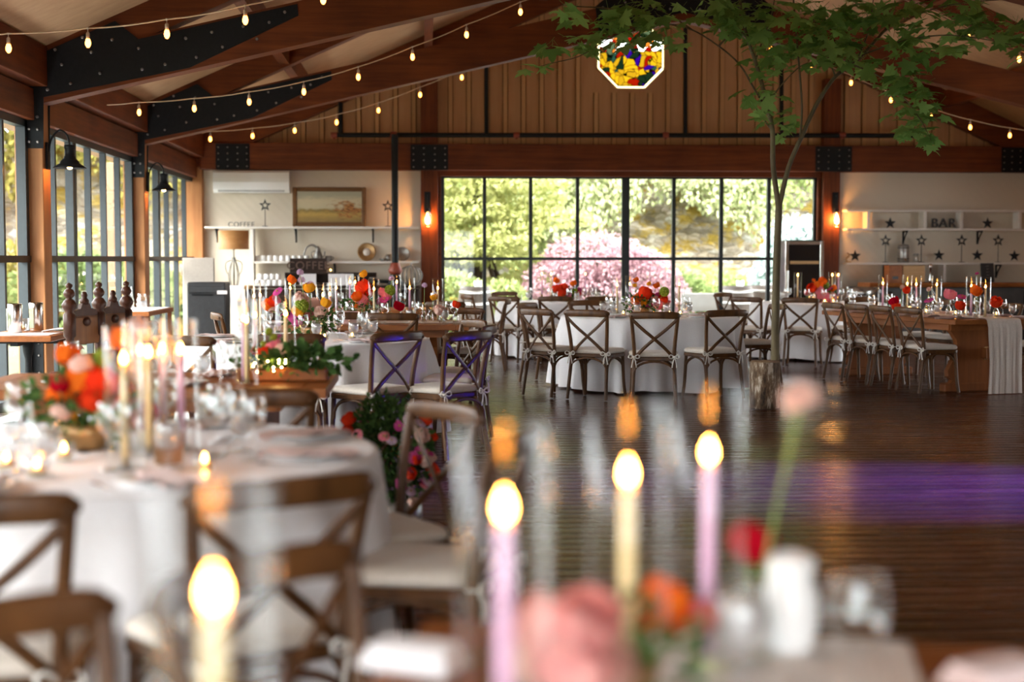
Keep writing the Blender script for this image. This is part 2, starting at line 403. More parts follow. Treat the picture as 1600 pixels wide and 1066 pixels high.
for x in (.07, 6.85):
    b = MB(); b.box((x, 23.86, 2.95), (.29, .24, 5.9), 0, .008)
    if True: b = MB(); b.box((x, 23.86, 2.2), (.29, .24, 4.4), 0, .008)
    struct('column', b, 'timber_z')

def truss(y):
    e = bpy.data.objects.new('roof_truss', None); col.objects.link(e); e.location = (XC, y, 3); e['kind'] = 'structure'
    def P(b): return [(x, yy - y, z - 3) for x, yy, z in b]
    for s in (-1, 1):
        fx = lambda r: s * r                                    # r = distance from ridge line
        zr = lambda r: zroof(XC + r) - 3; zc = lambda r: zchord(XC + r) - 3
        b = MB(); poly = [(fx(7.2), zr(7.2)), (fx(0), zr(0)), (fx(0), zr(0) - .34), (fx(7.2), zr(7.2) - .34)]
        if s > 0: poly = poly[::-1]
        b.prism(poly, .20); obj('rafter', b, 'timber_x', e)
        b = MB(); poly = [(fx(7.2), zc(7.2)), (fx(7.2), zc(7.2) + .42), (fx(0), zc(0) + .42), (fx(0), zc(0))]
        if s < 0: poly = poly[::-1]
        b.prism(poly, .22, T=TR(0, -.01, 0)); obj('lower_chord', b, 'timber_x', e)
        # V-shaped black gusset on both faces, running down the column
        X = lambda x: (XC - x)                                   # measured on the left half
        g = [(-3.85, 2.44), (-3.67, 2.44), (-3.66, 2.93), (-2.27, 3.22), (-1.22, 3.73), (-1.23, 3.84), (-2.75, 3.49), (-2.97, 3.66), (-3.87, 3.26)]
        g = [(-fx(XC - x) * -1, z - 3) for x, z in g]
        if s < 0: pass
        gp = [( s * (XC - x), z - 3) for x, z in [(-3.85, 2.44), (-3.67, 2.44), (-3.66, 2.93), (-2.27, 3.22), (-1.22, 3.73), (-1.23, 3.84), (-2.75, 3.49), (-2.97, 3.66), (-3.87, 3.26)]]
        if s > 0: gp = gp[::-1]
        bp = [(-3.80, 2.5), (-3.72, 2.5), (-3.80, 2.62), (-3.72, 2.62), (-3.80, 2.74), (-3.72, 2.74), (-3.62, 3.0), (-3.70, 3.16), (-3.78, 3.3), (-3.40, 3.06), (-3.48, 3.24), (-3.54, 3.38),
              (-3.12, 3.16), (-3.2, 3.36), (-3.28, 3.5), (-3.0, 3.48), (-2.72, 3.2), (-2.5, 3.25), (-2.2, 3.32), (-1.95, 3.42), (-2.3, 3.5), (-2.05, 3.56), (-1.75, 3.62), (-1.5, 3.66), (-1.35, 3.76), (-1.62, 3.5), (-2.75, 3.40)]
        for yy, sd in ((-.022, -1), (.212, 1)):
            p = MB(); p.prism(gp, .012, T=TR(0, yy, 0))
            if sd < 0: bolts(p, [(s * (XC - x), z - 3) for x, z in bp], yy, .016, side=-1)
            obj('gusset_plate', p, ['steel', 'bolt'], e)
    p = MB()                                                     # ridge plate
    zz = zchord(XC) - 3
    poly = [(-1.15, zz - .18), (0, zz + .10), (1.15, zz - .18), (1.2, zz + .16), (.5, zz + .75), (-.5, zz + .75), (-1.2, zz + .16)]
    p.prism(poly, .012, T=TR(0, -.024, 0)); bolts(p, [(sx * (.2 + .3 * k), zz + .12 - .07 * k + dz) for sx in (-1, 1) for k in range(4) for dz in (.02, .24)], -.024, .016)
    obj('ridge_plate', p, ['steel', 'bolt'], e)
for y in FRAMES[:3]: truss(y)
# gable-end rafters on the back wall
for s in (-1, 1):
    b = MB(); zr = lambda r: zroof(XC + r)
    poly = [(XC + s * 7.2, zr(7.2)), (XC, zr(0)), (XC, zr(0) - .5), (XC + s * 7.2, zr(7.2) - .5)]
    b.prism(poly if s < 0 else poly[::-1], .2, T=TR(0, 23.72, 0)); struct('gable_beam', b, 'timber_x')
for s in (-1, 1):                                                # eave beams, headers, purlins between frames
    for k in range(len(COLY) - 1):
        y0, y1 = COLY[k] + CW, COLY[k + 1]
        xin = XL if s < 0 else XR
        b = MB(); b.box((xin + s * .06, (y0 + y1) / 2, 3.22), (.24, y1 - y0, .38), 0, .006); struct('eave_beam', b, 'timber_y')
        b = MB(); b.box((xin + s * .15, (y0 + y1) / 2, 2.86), (.16, y1 - y0, .30), 0, .006); struct('header_beam', b, 'timber_y')
    for r in (1.5, 3.4, 5.3):
        x = XC + s * r
        for k in range(1, 5):
            y0, y1 = COLY[k] + .2, COLY[k + 1]
            b = MB(); b.box((0, 0, 0), (.13, y1 - y0, .26), T=TR(x, (y0 + y1) / 2, zroof(x) - .17)); struct('purlin_beam', b, 'timber_y')
b = MB(); b.box((XC, 11.5, zroof(XC) - .24), (.18, 25, .42)); struct('ridge_beam', b, 'timber_y')

# glazed sides: bays of dark steel frames with a brown mid rail
def bay(n, xw, y0, y1, s, z1=2.71):
    e = bpy.data.objects.new('window_%d' % n, None); col.objects.link(e); e.location = (xw, (y0 + y1) / 2, 0); e['kind'] = 'structure'
    yc = (y0 + y1) / 2; b = MB(); Lh = y1 - y0
    b.box((0, 0, z1 - .035), (.09, Lh, .07)); b.box((0, 0, .04), (.09, Lh, .08))
    for t in (-Lh / 2 + .05, Lh / 2 - .05): b.box((0, t, z1 / 2), (.09, .10, z1 - .01))
    k = 5
    for i in range(1, k + 1):
        t = -Lh / 2 + Lh * i / (k + 1)
        if i == 2: b.box((0, t - .05, z1 / 2), (.085, .07, z1 - .01)); b.box((0, t + .05, z1 / 2), (.085, .07, z1 - .01))
        else: b.box((0, t, z1 / 2), (.07, .06, z1 - .01))
    obj('frame', b, 'frame', e)
    m = MB(); m.box((-s * .02, 0, 1.375), (.08, Lh - .02, .065)); obj('mid_rail', m, 'darkwood', e)
    g = MB(); g.box((.0, 0, z1 / 2), (.008, Lh - .1, z1 - .1)); obj('pane', g, 'pane', e)
for k in range(len(COLY) - 1):
    bay(2 + k, XL - CW / 2 - .05, COLY[k] + CW, COLY[k + 1], -1)
    if k == 3: bay(8 + k, XR + CW / 2 + .05, COLY[k] + CW, COLY[k + 1], 1)
b = MB(); b.box((XR + .2, 6.1, 1.5), (.12, 15.8, 3.0)); b.box((XR + .2, 21.6, 1.5), (.12, 4.8, 3.0)); struct('wall_right', b, 'siding')

# back wall: tin panels either side, big garden window, timber beam, board-and-batten gable with an octagon
b = MB(); b.box(((XL + .02) / 2, YB + .08, 1.5), (-XL + .02, .12, 3.0)); struct('wall_back_left', b, 'tin')
b = MB(); b.box(((XR + 7.0) / 2, YB + .08, 1.5), (XR - 7.0, .12, 3.0)); struct('wall_back_right', b, 'tin')
b = MB(); b.box((XC, 23.83, 3.06), (14.3, .28, .44), 0, .008)
o = struct('back_beam', b, 'timber_x')
for x, wd in ((-3.15, .55), (.07, .62), (6.86, .62), (10.0, .5)):
    p = MB(); p.box((x, 23.684, 3.05), (wd, .012, .42)); bolts(p, [(x + dx * wd * .42, z) for dx in (-1, -.35, .35, 1) for z in (2.89, 3.0, 3.1, 3.2)], 23.678, .014)
    obj('splice_plate', p, ['steel', 'bolt'], o)
b = MB(); b.box((XC, 23.9, 2.80), (6.5, .14, .10), 0, .005)
for x in (.235, 6.665): b.box((x, 23.9, 1.38), (.06, .14, 2.76), 0, .005)
struct('trim_1', b, 'timber_x')
e = bpy.data.objects.new('window_1', None); col.objects.link(e); e.location = (XC, 23.95, 0); e['kind'] = 'structure'
b = MB(); x0, x1 = .265 - XC, 6.635 - XC
ux = [690, 757, 829, 902, 977, 1052, 1126, 1200, 1274]
b.box(((x0 + x1) / 2, 0, 2.745), (x1 - x0, .09, .05)); b.box(((x0 + x1) / 2, 0, .05), (x1 - x0, .09, .10)); b.box(((x0 + x1) / 2, 0, 1.375), (x1 - x0, .08, .05))
for i, u in enumerate(ux):
    x = PY(u, 404, 23.95)[0] - XC; b.box((x, 0, 1.38), (.13 if i == 4 else .10 if i in (0, 8) else .06, .09, 2.74))
obj('frame', b, 'frame', e)
g = MB(); g.box(((x0 + x1) / 2, .0, 1.38), (x1 - x0 - .04, .008, 2.68)); obj('pane', g, 'pane', e)
# gable with octagonal opening
ox, oz, orad = 3.455, 4.80, .565                                  # inscribed radius
k8 = orad * math.tan(PI / 8)
b = MB(); zb = 3.26
def pan(poly, d=.10, y=23.93): b.prism(poly, d, T=TR(0, y, 0))
zt = lambda x: zroof(x)
pan([(XC - 7.2, zb), (ox - orad, zb), (ox - orad, zt(ox - orad)), (XC - 7.2, zt(XC - 7.2))])
pan([(ox + orad, zb), (XC + 7.2, zb), (XC + 7.2, zt(XC + 7.2)), (ox + orad, zt(ox + orad))])
pan([(ox - orad, zb), (ox + orad, zb), (ox + orad, oz - orad), (ox - orad, oz - orad)])
pan([(ox - orad, oz + orad), (ox + orad, oz + orad), (ox + orad, zt(ox + orad)), (XC, zt(XC)), (ox - orad, zt(ox - orad))])
for sx in (-1, 1):
    for sz in (-1, 1):
        t = [(ox + sx * orad, oz + sz * orad), (ox + sx * orad, oz + sz * k8), (ox + sx * k8, oz + sz * orad)]
        pan(t if sx * sz < 0 else t[::-1])
x = XC - 7.0
while x < XC + 7.0:
    lo = zb; hi = zt(x) - .1
    if abs(x - ox) < orad + .06:
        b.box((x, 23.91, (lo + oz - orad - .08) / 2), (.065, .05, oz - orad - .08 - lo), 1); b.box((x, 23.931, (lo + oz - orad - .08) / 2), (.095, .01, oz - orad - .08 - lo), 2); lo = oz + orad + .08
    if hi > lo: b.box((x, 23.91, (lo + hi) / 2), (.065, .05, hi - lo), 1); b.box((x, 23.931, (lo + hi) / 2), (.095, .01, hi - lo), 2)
    x += .305
struct('wall_back_gable', b, ['siding', 'batten', tone('batten_painted_shadow', (.20, .10, .045), (.15, .07, .03), .9)])  # third material: dark strips that paint the shadow along each batten
def stained():
    m = bpy.data.materials.new('stained_glass'); m.use_nodes = True; nt = m.node_tree; nt.nodes.clear()
    o = N(nt, 'OutputMaterial'); t = N(nt, 'BsdfTransparent')
    cd = coords(nt, (1, .05, 1)); ns = N(nt, 'TexNoise', Scale=3.5, Detail=1); L(nt, cd, ns.inputs['Vector'])
    wp = N(nt, 'MixRGB'); wp.blend_type = 'ADD'; wp.inputs[0].default_value = .35; L(nt, cd, wp.inputs[1]); L(nt, ns.outputs['Color'], wp.inputs[2])
    v = N(nt, 'TexVoronoi', Scale=9.0); L(nt, wp.outputs[0], v.inputs['Vector']); h = N(nt, 'SeparateColor'); L(nt, v.outputs['Color'], h.inputs[0])
    def stops(f, st):
        c = ramp(nt, f, st); c.node.color_ramp.interpolation = 'CONSTANT'; return c
    up_ = stops(h.outputs[0], [(0, (.10, .12, .08)), (.2, (.20, .02, .01)), (.34, (.9, .92, .9)), (.62, (.32, .16, .05)), (.8, (.02, .04, .02)), (.92, (.9, .9, .85))])
    lo_ = stops(h.outputs[1], [(0, (.30, .22, .03)), (.34, (.03, .05, .03)), (.48, (.26, .19, .03)), (.70, (.20, .03, .01)), (.84, (.06, .015, .16)), (.93, (.05, .09, .07))])
    sz_ = N(nt, 'SeparateXYZ'); L(nt, wp.outputs[0], sz_.inputs[0]); st_ = N(nt, 'Math', operation='GREATER_THAN'); st_.inputs[1].default_value = .22; L(nt, sz_.outputs['Z'], st_.inputs[0])
    pc = N(nt, 'MixRGB'); L(nt, st_.outputs[0], pc.inputs[0]); L(nt, lo_, pc.inputs[1]); L(nt, up_, pc.inputs[2])
    v2 = N(nt, 'TexVoronoi', feature='DISTANCE_TO_EDGE', Scale=9.0); L(nt, wp.outputs[0], v2.inputs['Vector'])
    g = N(nt, 'Math', operation='GREATER_THAN'); g.inputs[1].default_value = .035; L(nt, v2.outputs['Distance'], g.inputs[0])
    mx = N(nt, 'MixRGB'); L(nt, g.outputs[0], mx.inputs[0]); mx.inputs[1].default_value = (.004, .004, .004, 1); L(nt, pc.outputs[0], mx.inputs[2])
    L(nt, mx.outputs[0], t.inputs[0]); L(nt, t.outputs[0], o.inputs[0]); return m
t = thing('stained_glass_window', 'octagonal stained glass window high in the timber gable', 'window', (ox, 23.95, oz))
t['kind'] = 'structure'
b = MB(); oc = [(orad * .94 / math.cos(PI / 8) * math.cos(PI / 8 + k * PI / 4), orad * .94 / math.cos(PI / 8) * math.sin(PI / 8 + k * PI / 4)) for k in range(8)]
b.prism(oc, .008); obj('leaded_glass', b, stained(), t)
b = MB()
for k in range(8):
    a0, a1 = PI / 8 + k * PI / 4, PI / 8 + (k + 1) * PI / 4; ro, ri = orad / math.cos(PI / 8), orad * .91 / math.cos(PI / 8)
    b.prism([(ro * math.cos(a0), ro * math.sin(a0)), (ri * math.cos(a0), ri * math.sin(a0)), (ri * math.cos(a1), ri * math.sin(a1)), (ro * math.cos(a1), ro * math.sin(a1))], .05, T=TR(0, -.02, 0))
obj('border_glass', b, glassy('border_bevel_glass', (.62, .55, .36), .03, .2, 3), t)
b = MB()
for k in range(8):
    a0, a1 = PI / 8 + k * PI / 4, PI / 8 + (k + 1) * PI / 4; ro, ri = (orad + .03) / math.cos(PI / 8), orad / math.cos(PI / 8)
    b.prism([(ro * math.cos(a0), ro * math.sin(a0)), (ri * math.cos(a0), ri * math.sin(a0)), (ri * math.cos(a1), ri * math.sin(a1)), (ro * math.cos(a1), ro * math.sin(a1))], .09, T=TR(0, -.05, 0))
obj('frame', b, 'siding', t)
# plain boarded end wall behind the photographer
b = MB(); b.box((XC, YF, 4.65), (14.8, .15, 4.5)); b.box((-2.95, YF, 1.2), (2.1, .15, 2.4)); b.box((6.35, YF, 1.2), (9.2, .15, 2.4)); struct('wall_front', b, 'siding')
b = MB(); [b.box((x, YF, 1.2), (.09, .10, 2.4)) for x in (-1.86, -.6, .6, 1.72)]; b.box((-.07, YF, 2.36), (3.6, .10, .08)); b.box((-.07, YF, .05), (3.6, .1, .1)); dr = struct('door_1', b, 'frame')
b = MB(); b.box((-.07, YF, 1.2), (3.6, .008, 2.3)); obj('pane', b, 'pane', dr)

# ------------------------------------------------------------------ cross-back chairs
def seat_poly(k=1.0, n=6):
    pts = []; c = [(-.20, -.19, .05), (.20, -.19, .05), (.235, .20, .07), (-.235, .20, .07)]
    for i, (x, y, r) in enumerate(c):
        sx, sy = (1 if x > 0 else -1), (1 if y > 0 else -1); cx, cy = x - sx * r, y - sy * r
        a0 = [PI, -PI / 2, 0, PI / 2][i]
        for j in range(n + 1):
            a = a0 + PI / 2 * j / n; pts.append(((cx + r * math.cos(a)) * k, (cy + r * math.sin(a)) * k))
    return pts
def loft(b, rings, mi=0, smooth=True):
    n = len(rings[0]); vs = [p for r in rings for p in r]; fs = []
    for i in range(len(rings) - 1):
        for j in range(n): j2 = (j + 1) % n; fs.append((i * n + j, i * n + j2, (i + 1) * n + j2, (i + 1) * n + j))
    fs.append(tuple(range(n))[::-1]); fs.append(tuple((len(rings) - 1) * n + j for j in range(n)))
    b.add(vs, fs, mi, smooth)
def m_seat():
    b = MB(); P = seat_poly
    loft(b, [[(x, y, z) for x, y in P(k)] for k, z in ((.96, .415), (1, .42), (1, .445), (.97, .452))], smooth=False); return b.mesh('seat', 'chair')
def m_cushion():
    b = MB(); loft(b, [[(x, y, z) for x, y in seat_poly(k)] for k, z in ((.93, .452), (.985, .46), (.995, .474), (.97, .488), (.90, .497), (.6, .502), (.2, .503))]); return b.mesh('cushion', 'cushion')
def rear_path(s): return [(s * .205, -.265, .008), (s * .197, -.235, .20), (s * .187, -.205, .42), (s * .190, -.212, .55), (s * .203, -.236, .70), (s * .217, -.268, .835)]
def smoothp(p, k=4):
    p = [Vector(q) for q in p]; out = []
    for i in range(len(p) - 1):
        a, b_, c, d = p[max(i - 1, 0)], p[i], p[i + 1], p[min(i + 2, len(p) - 1)]
        for j in range(k):
            t = j / k; out.append(.5 * ((2 * b_) + (c - a) * t + (2 * a - 5 * b_ + 4 * c - d) * t * t + (3 * b_ - a - 3 * c + d) * t ** 3))
    out.append(p[-1]); return out
def m_rleg(s):
    b = MB(); p = smoothp(rear_path(s)); n = len(p); b.tube(p, [.0165 + .002 * math.sin(PI * i / n) for i in range(n)], 10); return b.mesh('leg', 'chair')
def m_fleg(s):
    b = MB(); b.tube(smoothp([(s * .222, .195, .008), (s * .208, .180, .15), (s * .200, .165, .42)]), .0165, 10); return b.mesh('leg', 'chair')
def m_rail():
    b = MB(); rings = []; n = 18
    for i in range(n + 1):
        t = -1 + 2 * i / n; x = t * .243; y = -.268 - .048 * (1 - t * t); e = (1 - abs(t) ** 14) ** .5 if abs(t) < 1 else .25; e = max(e, .3)
        h, d = .034 * e, .0165 * e; cz = .846 + .006 * (1 - t * t)
        rings.append([(x, y + d * math.copysign(abs(math.cos(a)) ** .6, math.cos(a)), cz + h * math.copysign(abs(math.sin(a)) ** .6, math.sin(a))) for a in [2 * PI * k / 14 for k in range(14)]])
    loft(b, rings); 
    for s in (-1, 1): b.lathe([(.010, 0), (.010, .006), (.004, .010)], 8, T=TR(s * .217, -.292, .84) @ RX(PI / 2))
    return b.mesh('top_rail', 'chair')
def m_brace(s):
    b = MB(); o = .006 * s
    b.tube(smoothp([(s * .214, -.272, .815), (s * .115, -.262 + o, .72), (0, -.246 + o, .625), (-s * .10, -.228 + o, .535), (-s * .182, -.206, .445)]), .0155, 8, flat=(1, .42), up=(0, 0, 1))
    if s > 0: b.lathe([(.009, 0), (.009, .006), (.003, .010)], 8, T=TR(0, -.254, .625) @ RX(PI / 2))
    return b.mesh('cross_brace', 'chair')
def m_arch(a, c, inx):
    b = MB(); pts = []; A = Vector(a); C_ = Vector(c)
    for i in range(13):
        t = PI * i / 12; m = (A + C_) / 2 + (A - C_) / 2 * math.cos(t); pts.append((m.x, m.y, A.z + (.412 - A.z) * math.sin(t) ** .75))
    b.tube(pts, .0105, 8); return b.mesh('arch_brace', 'chair')
def m_tie(s):
    b = MB(); x, y, z = s * .189, -.228, .455
    for k in (-1, 1):
        b.tube(smoothp([(x, y, z), (x + k * .035, y - .012, z + .022), (x + k * .052, y - .014, z), (x + k * .03, y - .012, z - .014), (x, y, z)], 3), .0055, 6)
        b.tube(smoothp([(x, y, z), (x + k * .014, y - .014, z - .045), (x + k * .024, y - .010, z - .10)], 3), [.0055] * 6 + [.008], 6)
    b.ball((x, y - .006, z), .011, 8, 6)
    b.tube([(x + .022 * math.cos(a), y + .022 + .022 * math.sin(a), z) for a in [PI * 2 * i / 10 for i in range(11)]], .0045, 5)
    return b.mesh('tie', 'tie')
CHAIR = dict(seat=m_seat(), cushion=m_cushion(), rail=m_rail(), br=[m_brace(1), m_brace(-1)], rl=[m_rleg(1), m_rleg(-1)], fl=[m_fleg(1), m_fleg(-1)], tie=[m_tie(1), m_tie(-1)],
    ar=[m_arch((-.197, -.232, .27), (.197, -.232, .27), 0), m_arch((-.203, .172, .27), (.203, .172, .27), 0), m_arch((-.199, -.215, .27), (-.205, .16, .27), 1), m_arch((.199, -.215, .27), (.205, .16, .27), 1)])
def chair(x, y, ang, label, group=None):
    """ang = heading of the sitter's view (radians, 0 = +X)"""
    t = thing('crossback_chair', label, 'chair', (x, y, 0), ang - PI / 2, group)
    put('seat', CHAIR['seat'], t); c = put('cushion', CHAIR['cushion'], t, label='cream seat cushion'); put('top_rail', CHAIR['rail'], t)
    for m in CHAIR['br']: put('cross_brace', m, t)
    for m in CHAIR['rl'] + CHAIR['fl']: put('leg', m, t)
    for m in CHAIR['ar']: put('arch_brace', m, t)
    for m in CHAIR['tie']: put('tie', m, c, label='cream bow tying the cushion to a leg')
    return t
BACK = .29
def chair_px(u, v, target=None, ang=None, label='', rmin=None, da=0, group=None):
    p = G(u, v, .885)
    if target is not None:
        d = np.array([target[0] - p[0], target[1] - p[1]]); r = np.linalg.norm(d)
        if rmin and r < rmin: p = np.array([target[0] - d[0] / r * rmin, target[1] - d[1] / r * rmin, 0])
        ang = math.atan2(d[1], d[0]) + da
    return chair(p[0] + BACK * math.cos(ang), p[1] + BACK * math.sin(ang), ang, label, group)

# ------------------------------------------------------------------ tables
def tablecloth(x, y, rad, label, seed=0, gap=.03):
    b = MB(); n = 200; rn = random.Random(seed)
    A = [(k, rn.uniform(0, 2 * PI), a) for k, a in ((5, .026), (9, .034), (14, .046), (19, .034), (23, .020))]
    rings = [(0.02, .768, 0), (rad * .5, .768, 0), (rad * .9, .768, 0), (rad * .975, .767, 0), (rad - .006, .763, 0), (rad + .001, .752, .02), (rad + .006, .72, .08), (rad + .014, .62, .3), (rad + .022, .45, .6), (rad + .03, .25, .85), (rad + .036, .12, .95), (rad + .04, gap, 1)]
    vs = []; fs = []
    for (r, z, k) in rings:
        for j in range(n):
            a = 2 * PI * j / n; f = sum(am * math.sin(q * a + ph) for q, ph, am in A)
            rr = r + k * (f + .35 * max(0, f) if f < 0 else f * 1.2); vs.append((rr * math.cos(a), rr * math.sin(a), z + (k ** 3) * .012 * math.sin(7 * a + A[0][1])))
    for i in range(len(rings) - 1):
        for j in range(n): j2 = (j + 1) % n; fs.append((i * n + j, i * n + j2, (i + 1) * n + j2, (i + 1) * n + j))
    fs.append(tuple(range(n))); b.add(vs, fs, 0, True)
    return tag(obj('tablecloth', b, 'cloth', None, (x, y, 0)), label, 'tablecloth')
def round_table(x, y, rad, where):
    t = thing('round_table', 'round folding table under the white cloth, ' + where, 'table', (x, y, 0))
    b = MB(); b.lathe([(rad - .02, .728), (rad - .012, .735), (rad - .012, .757), (rad - .02, .762)], 64); obj('tabletop', b, 'oak', t)
    for k in range(4):
        a = PI / 4 + k * PI / 2; b = MB(); b.tube([(.55 * math.cos(a), .55 * math.sin(a), .73), (.6 * math.cos(a), .6 * math.sin(a), .005)], .018, 8); obj('leg', b, 'steel', t)
    return t
def farm_table(x, y, ang, Lh, W, label, two=True):
    """long axis along local Y"""
    t = thing('farm_table', label, 'table', (x, y, 0), ang)
    b = MB(); n = 5
    for k in range(n): b.box((-W / 2 + W * (k + .5) / n, 0, .735), (W / n - .004, Lh - .24, .05), 0, .004)
    for s in (-1, 1): b.box((0, s * (Lh / 2 - .06), .735), (W, .118, .05), 0, .004)
    obj('tabletop', b, 'farm', t)
    b = MB()
    for s in (-1, 1): b.box((s * (W / 2 - .10), 0, .675), (.025, Lh - .5, .07)); b.box((0, s * (Lh / 2 - .24), .675), (W - .2, .025, .07))
    obj('apron', b, 'farm', t)
    half = [(.39, .70), (.39, .655), (.34, .60), (.30, .54), (.29, .50), (.33, .45), (.345, .38), (.33, .33), (.355, .28), (.385, .22), (.38, .16), (.33, .12), (.355, .09), (.40, .08)]
    half = [(xx * W / 1.0, z) for xx, z in half]
    poly = half + [(-xx, z) for xx, z in half[::-1]]
    for s in (-1, 1):
        b = MB(); b.prism(poly, .07, T=TR(0, s * (Lh / 2 - .34) - .035, 0)); tr = obj('trestle', b, 'farmz', t)
        b = MB(); b.box((0, s * (Lh / 2 - .34), .045), (W * .86, .11, .09), 0, .012); obj('foot', b, 'farmz', tr)
        b = MB(); b.box((0, s * (Lh / 2 - .25), .40), (.035, .04, .13), 0, .006); obj('wedge', b, 'oak', tr, label='pale wooden wedge')
    b = MB(); b.box((0, 0, .40), (.04, Lh - .44, .12), 0, .006); obj('stretcher', b, 'farmz', t)
    return t
def runner(x, y, ang, Lh, wd, zt, drop_near, label, drop_far=0, seed=3):
    """gauze runner along local Y, near end = -Y hanging down"""
    b = MB(); rn = random.Random(seed); nx = 40; path = []
    if drop_near: path += [(-Lh / 2 - .045, zt - drop_near + drop_near * k / 9) for k in range(9)]
    path += [(-Lh / 2 - .02, zt - .005)] + [(-Lh / 2 + .02 + (Lh - .04) * k / 30, zt) for k in range(31)]
    if drop_far: path += [(Lh / 2 + .02, zt - .005)] + [(Lh / 2 + .045, zt - drop_far * k / 8) for k in range(1, 9)]
    ph = [rn.uniform(0, 6) for _ in range(6)]
    vs = []; fs = []
    for i, (yy, z) in enumerate(path):
        flat = abs(yy) < Lh / 2 - .01; hang = 0 if flat else min(1, (zt - z) / .4)
        for j in range(nx + 1):
            q = j / nx * 2 - 1; wv = math.sin(q * 17 + ph[0] + z * 1.5) * .5 + math.sin(q * 31 + ph[1] - z * 2) * .3 + math.sin(q * 9 + ph[2] + yy * 2.2) * .5
            xw = q * wd / 2 * (1 + .05 * math.sin(yy * 3 + ph[3]) - .06 * hang * math.sin(z * 5))
            if flat: vs.append((xw + .015 * math.sin(yy * 4 + ph[4]), yy, z + .005 + .004 * wv))
            else: vs.append((xw, yy + math.copysign(.012 + .014 * hang * (wv + 1.2), yy), max(z, .008)))
    for i in range(len(path) - 1):
        for j in range(nx): fs.append((i * (nx + 1) + j, i * (nx + 1) + j + 1, (i + 1) * (nx + 1) + j + 1, (i + 1) * (nx + 1) + j))
    b.add(vs, fs, 0, True)
    return tag(obj('table_runner', b, 'gauze', None, (x, y, 0), ang), label, 'runner')

# ------------------------------------------------------------------ tableware
def g_wine():
    b = MB(); b.lathe([(.0, .002), (.036, .002), (.037, .004), (.012, .009), (.0045, .016), (.0042, .085), (.007, .094), (.026, .108), (.039, .130), (.0415, .155), (.036, .190), (.0345, .198), (.033, .198), (.0345, .188), (.0395, .155), (.037, .131), (.024, .111), (.0, .100)], 20); return b.mesh('wine_glass', 'glass')
def g_goblet():
    b = MB(); b.lathe([(.0, .002), (.034, .002), (.034, .005), (.011, .012), (.008, .030), (.012, .044), (.030, .058), (.039, .085), (.0385, .115), (.034, .152), (.0325, .152), (.0365, .115), (.037, .086), (.028, .062), (.0, .050)], 20); return b.mesh('goblet', 'glass')
def g_gobw():
    b = MB(); b.lathe([(0, .052), (.027, .0635), (.036, .087), (.036, .112), (.034, .130), (0, .131)], 16); return b.mesh('iced_water', 'water')
def g_tumb():
    b = MB(); b.lathe([(0, .002), (.030, .002), (.033, .010), (.037, .10), (.0355, .10), (.031, .014), (0, .010)], 18); return b.mesh('tumbler', 'glass')
def g_hurr():
    b = MB(); b.lathe([(0, .001), (.052, .001), (.055, .004), (.055, .415), (.0525, .417), (.0515, .415), (.0515, .009), (0, .007)], 28); return b.mesh('hurricane_glass', 'hglass')
def g_plate():
    b = MB(); b.lathe([(0, .002), (.075, .002), (.085, .006), (.130, .016), (.132, .018), (.130, .019), (.085, .010), (.072, .006), (0, .006)], 32); return b.mesh('dinner_plate', 'plate')
def g_napkin():
    b = MB(); nx, ny = 8, 14; vs = []; fs = []
    for i in range(ny + 1):
        for j in range(nx + 1):
            x = (j / nx - .5) * .11; y = (i / ny - .5) * .30; e = max(0, abs(y) - .11)
            vs.append((x * (1 + .25 * math.sin(i * .9)), y, .022 + .006 * math.sin(j * 1.7 + i * .5) - e * .2))
    for i in range(ny):
        for j in range(nx): a = i * (nx + 1) + j; fs.append((a, a + 1, a + nx + 2, a + nx + 1))
    n = len(vs); vs += [(x, y, z - .008) for x, y, z in vs]; fs += [tuple(n + i for i in f[::-1]) for f in fs[:]]
    b.add(vs, fs, 0, True); return b.mesh('napkin', 'pinkcloth')
def g_votive():
    b = MB(); b.lathe([(0, .001), (.026, .001), (.030, .006), (.034, .055), (.0325, .055), (.028, .010), (0, .008)], 16); return b.mesh('cup', 'glass')
def g_votw():
    b = MB(); b.lathe([(0, .009), (.0265, .009), (.029, .026), (0, .027)], 14); return b.mesh('wax', 'waxy')
def flame_mb(z, s=1.0):
    b = MB(); b.lathe([(0, z), (.0055 * s, z + .004 * s), (.0088 * s, z + .011 * s), (.0080 * s, z + .019 * s), (.0042 * s, z + .028 * s), (.0008, z + .035 * s), (0, z + .036 * s)], 10); return b
def g_flame(z, s=1.0): return flame_mb(z, s).mesh('flame', 'flame')
def g_taper(mt):
    b = MB(); b.lathe([(0, .012), (.0118, .012), (.0112, .16), (.0098, .298), (.0075, .303), (0, .3025)], 14); return b.mesh('wax', mt)
def g_wick():
    b = MB(); b.tube([(0, 0, .300), (.0006, 0, .308), (.0012, 0, .312)], .0011, 6); return b.mesh('wick', 'wick')
def g_holder():
    b = MB(); b.lathe([(0, .0085), (.030, .0085), (.030, .013), (.014, .016), (.0145, .032), (.0125, .032), (.012, .0105), (0, .0105)], 16); return b.mesh('holder', 'glass')
def g_budvase():
    b = MB(); b.lathe([(0, .001), (.024, .001), (.028, .006), (.029, .06), (.024, .078), (.013, .092), (.012, .108), (.0145, .113), (.013, .113), (.0105, .107), (.0115, .091), (.022, .076), (.0265, .058), (.0255, .008), (0, .005)], 18); return b.mesh('bud_vase', 'glass')
TZ = .770                                        # top of a clothed table
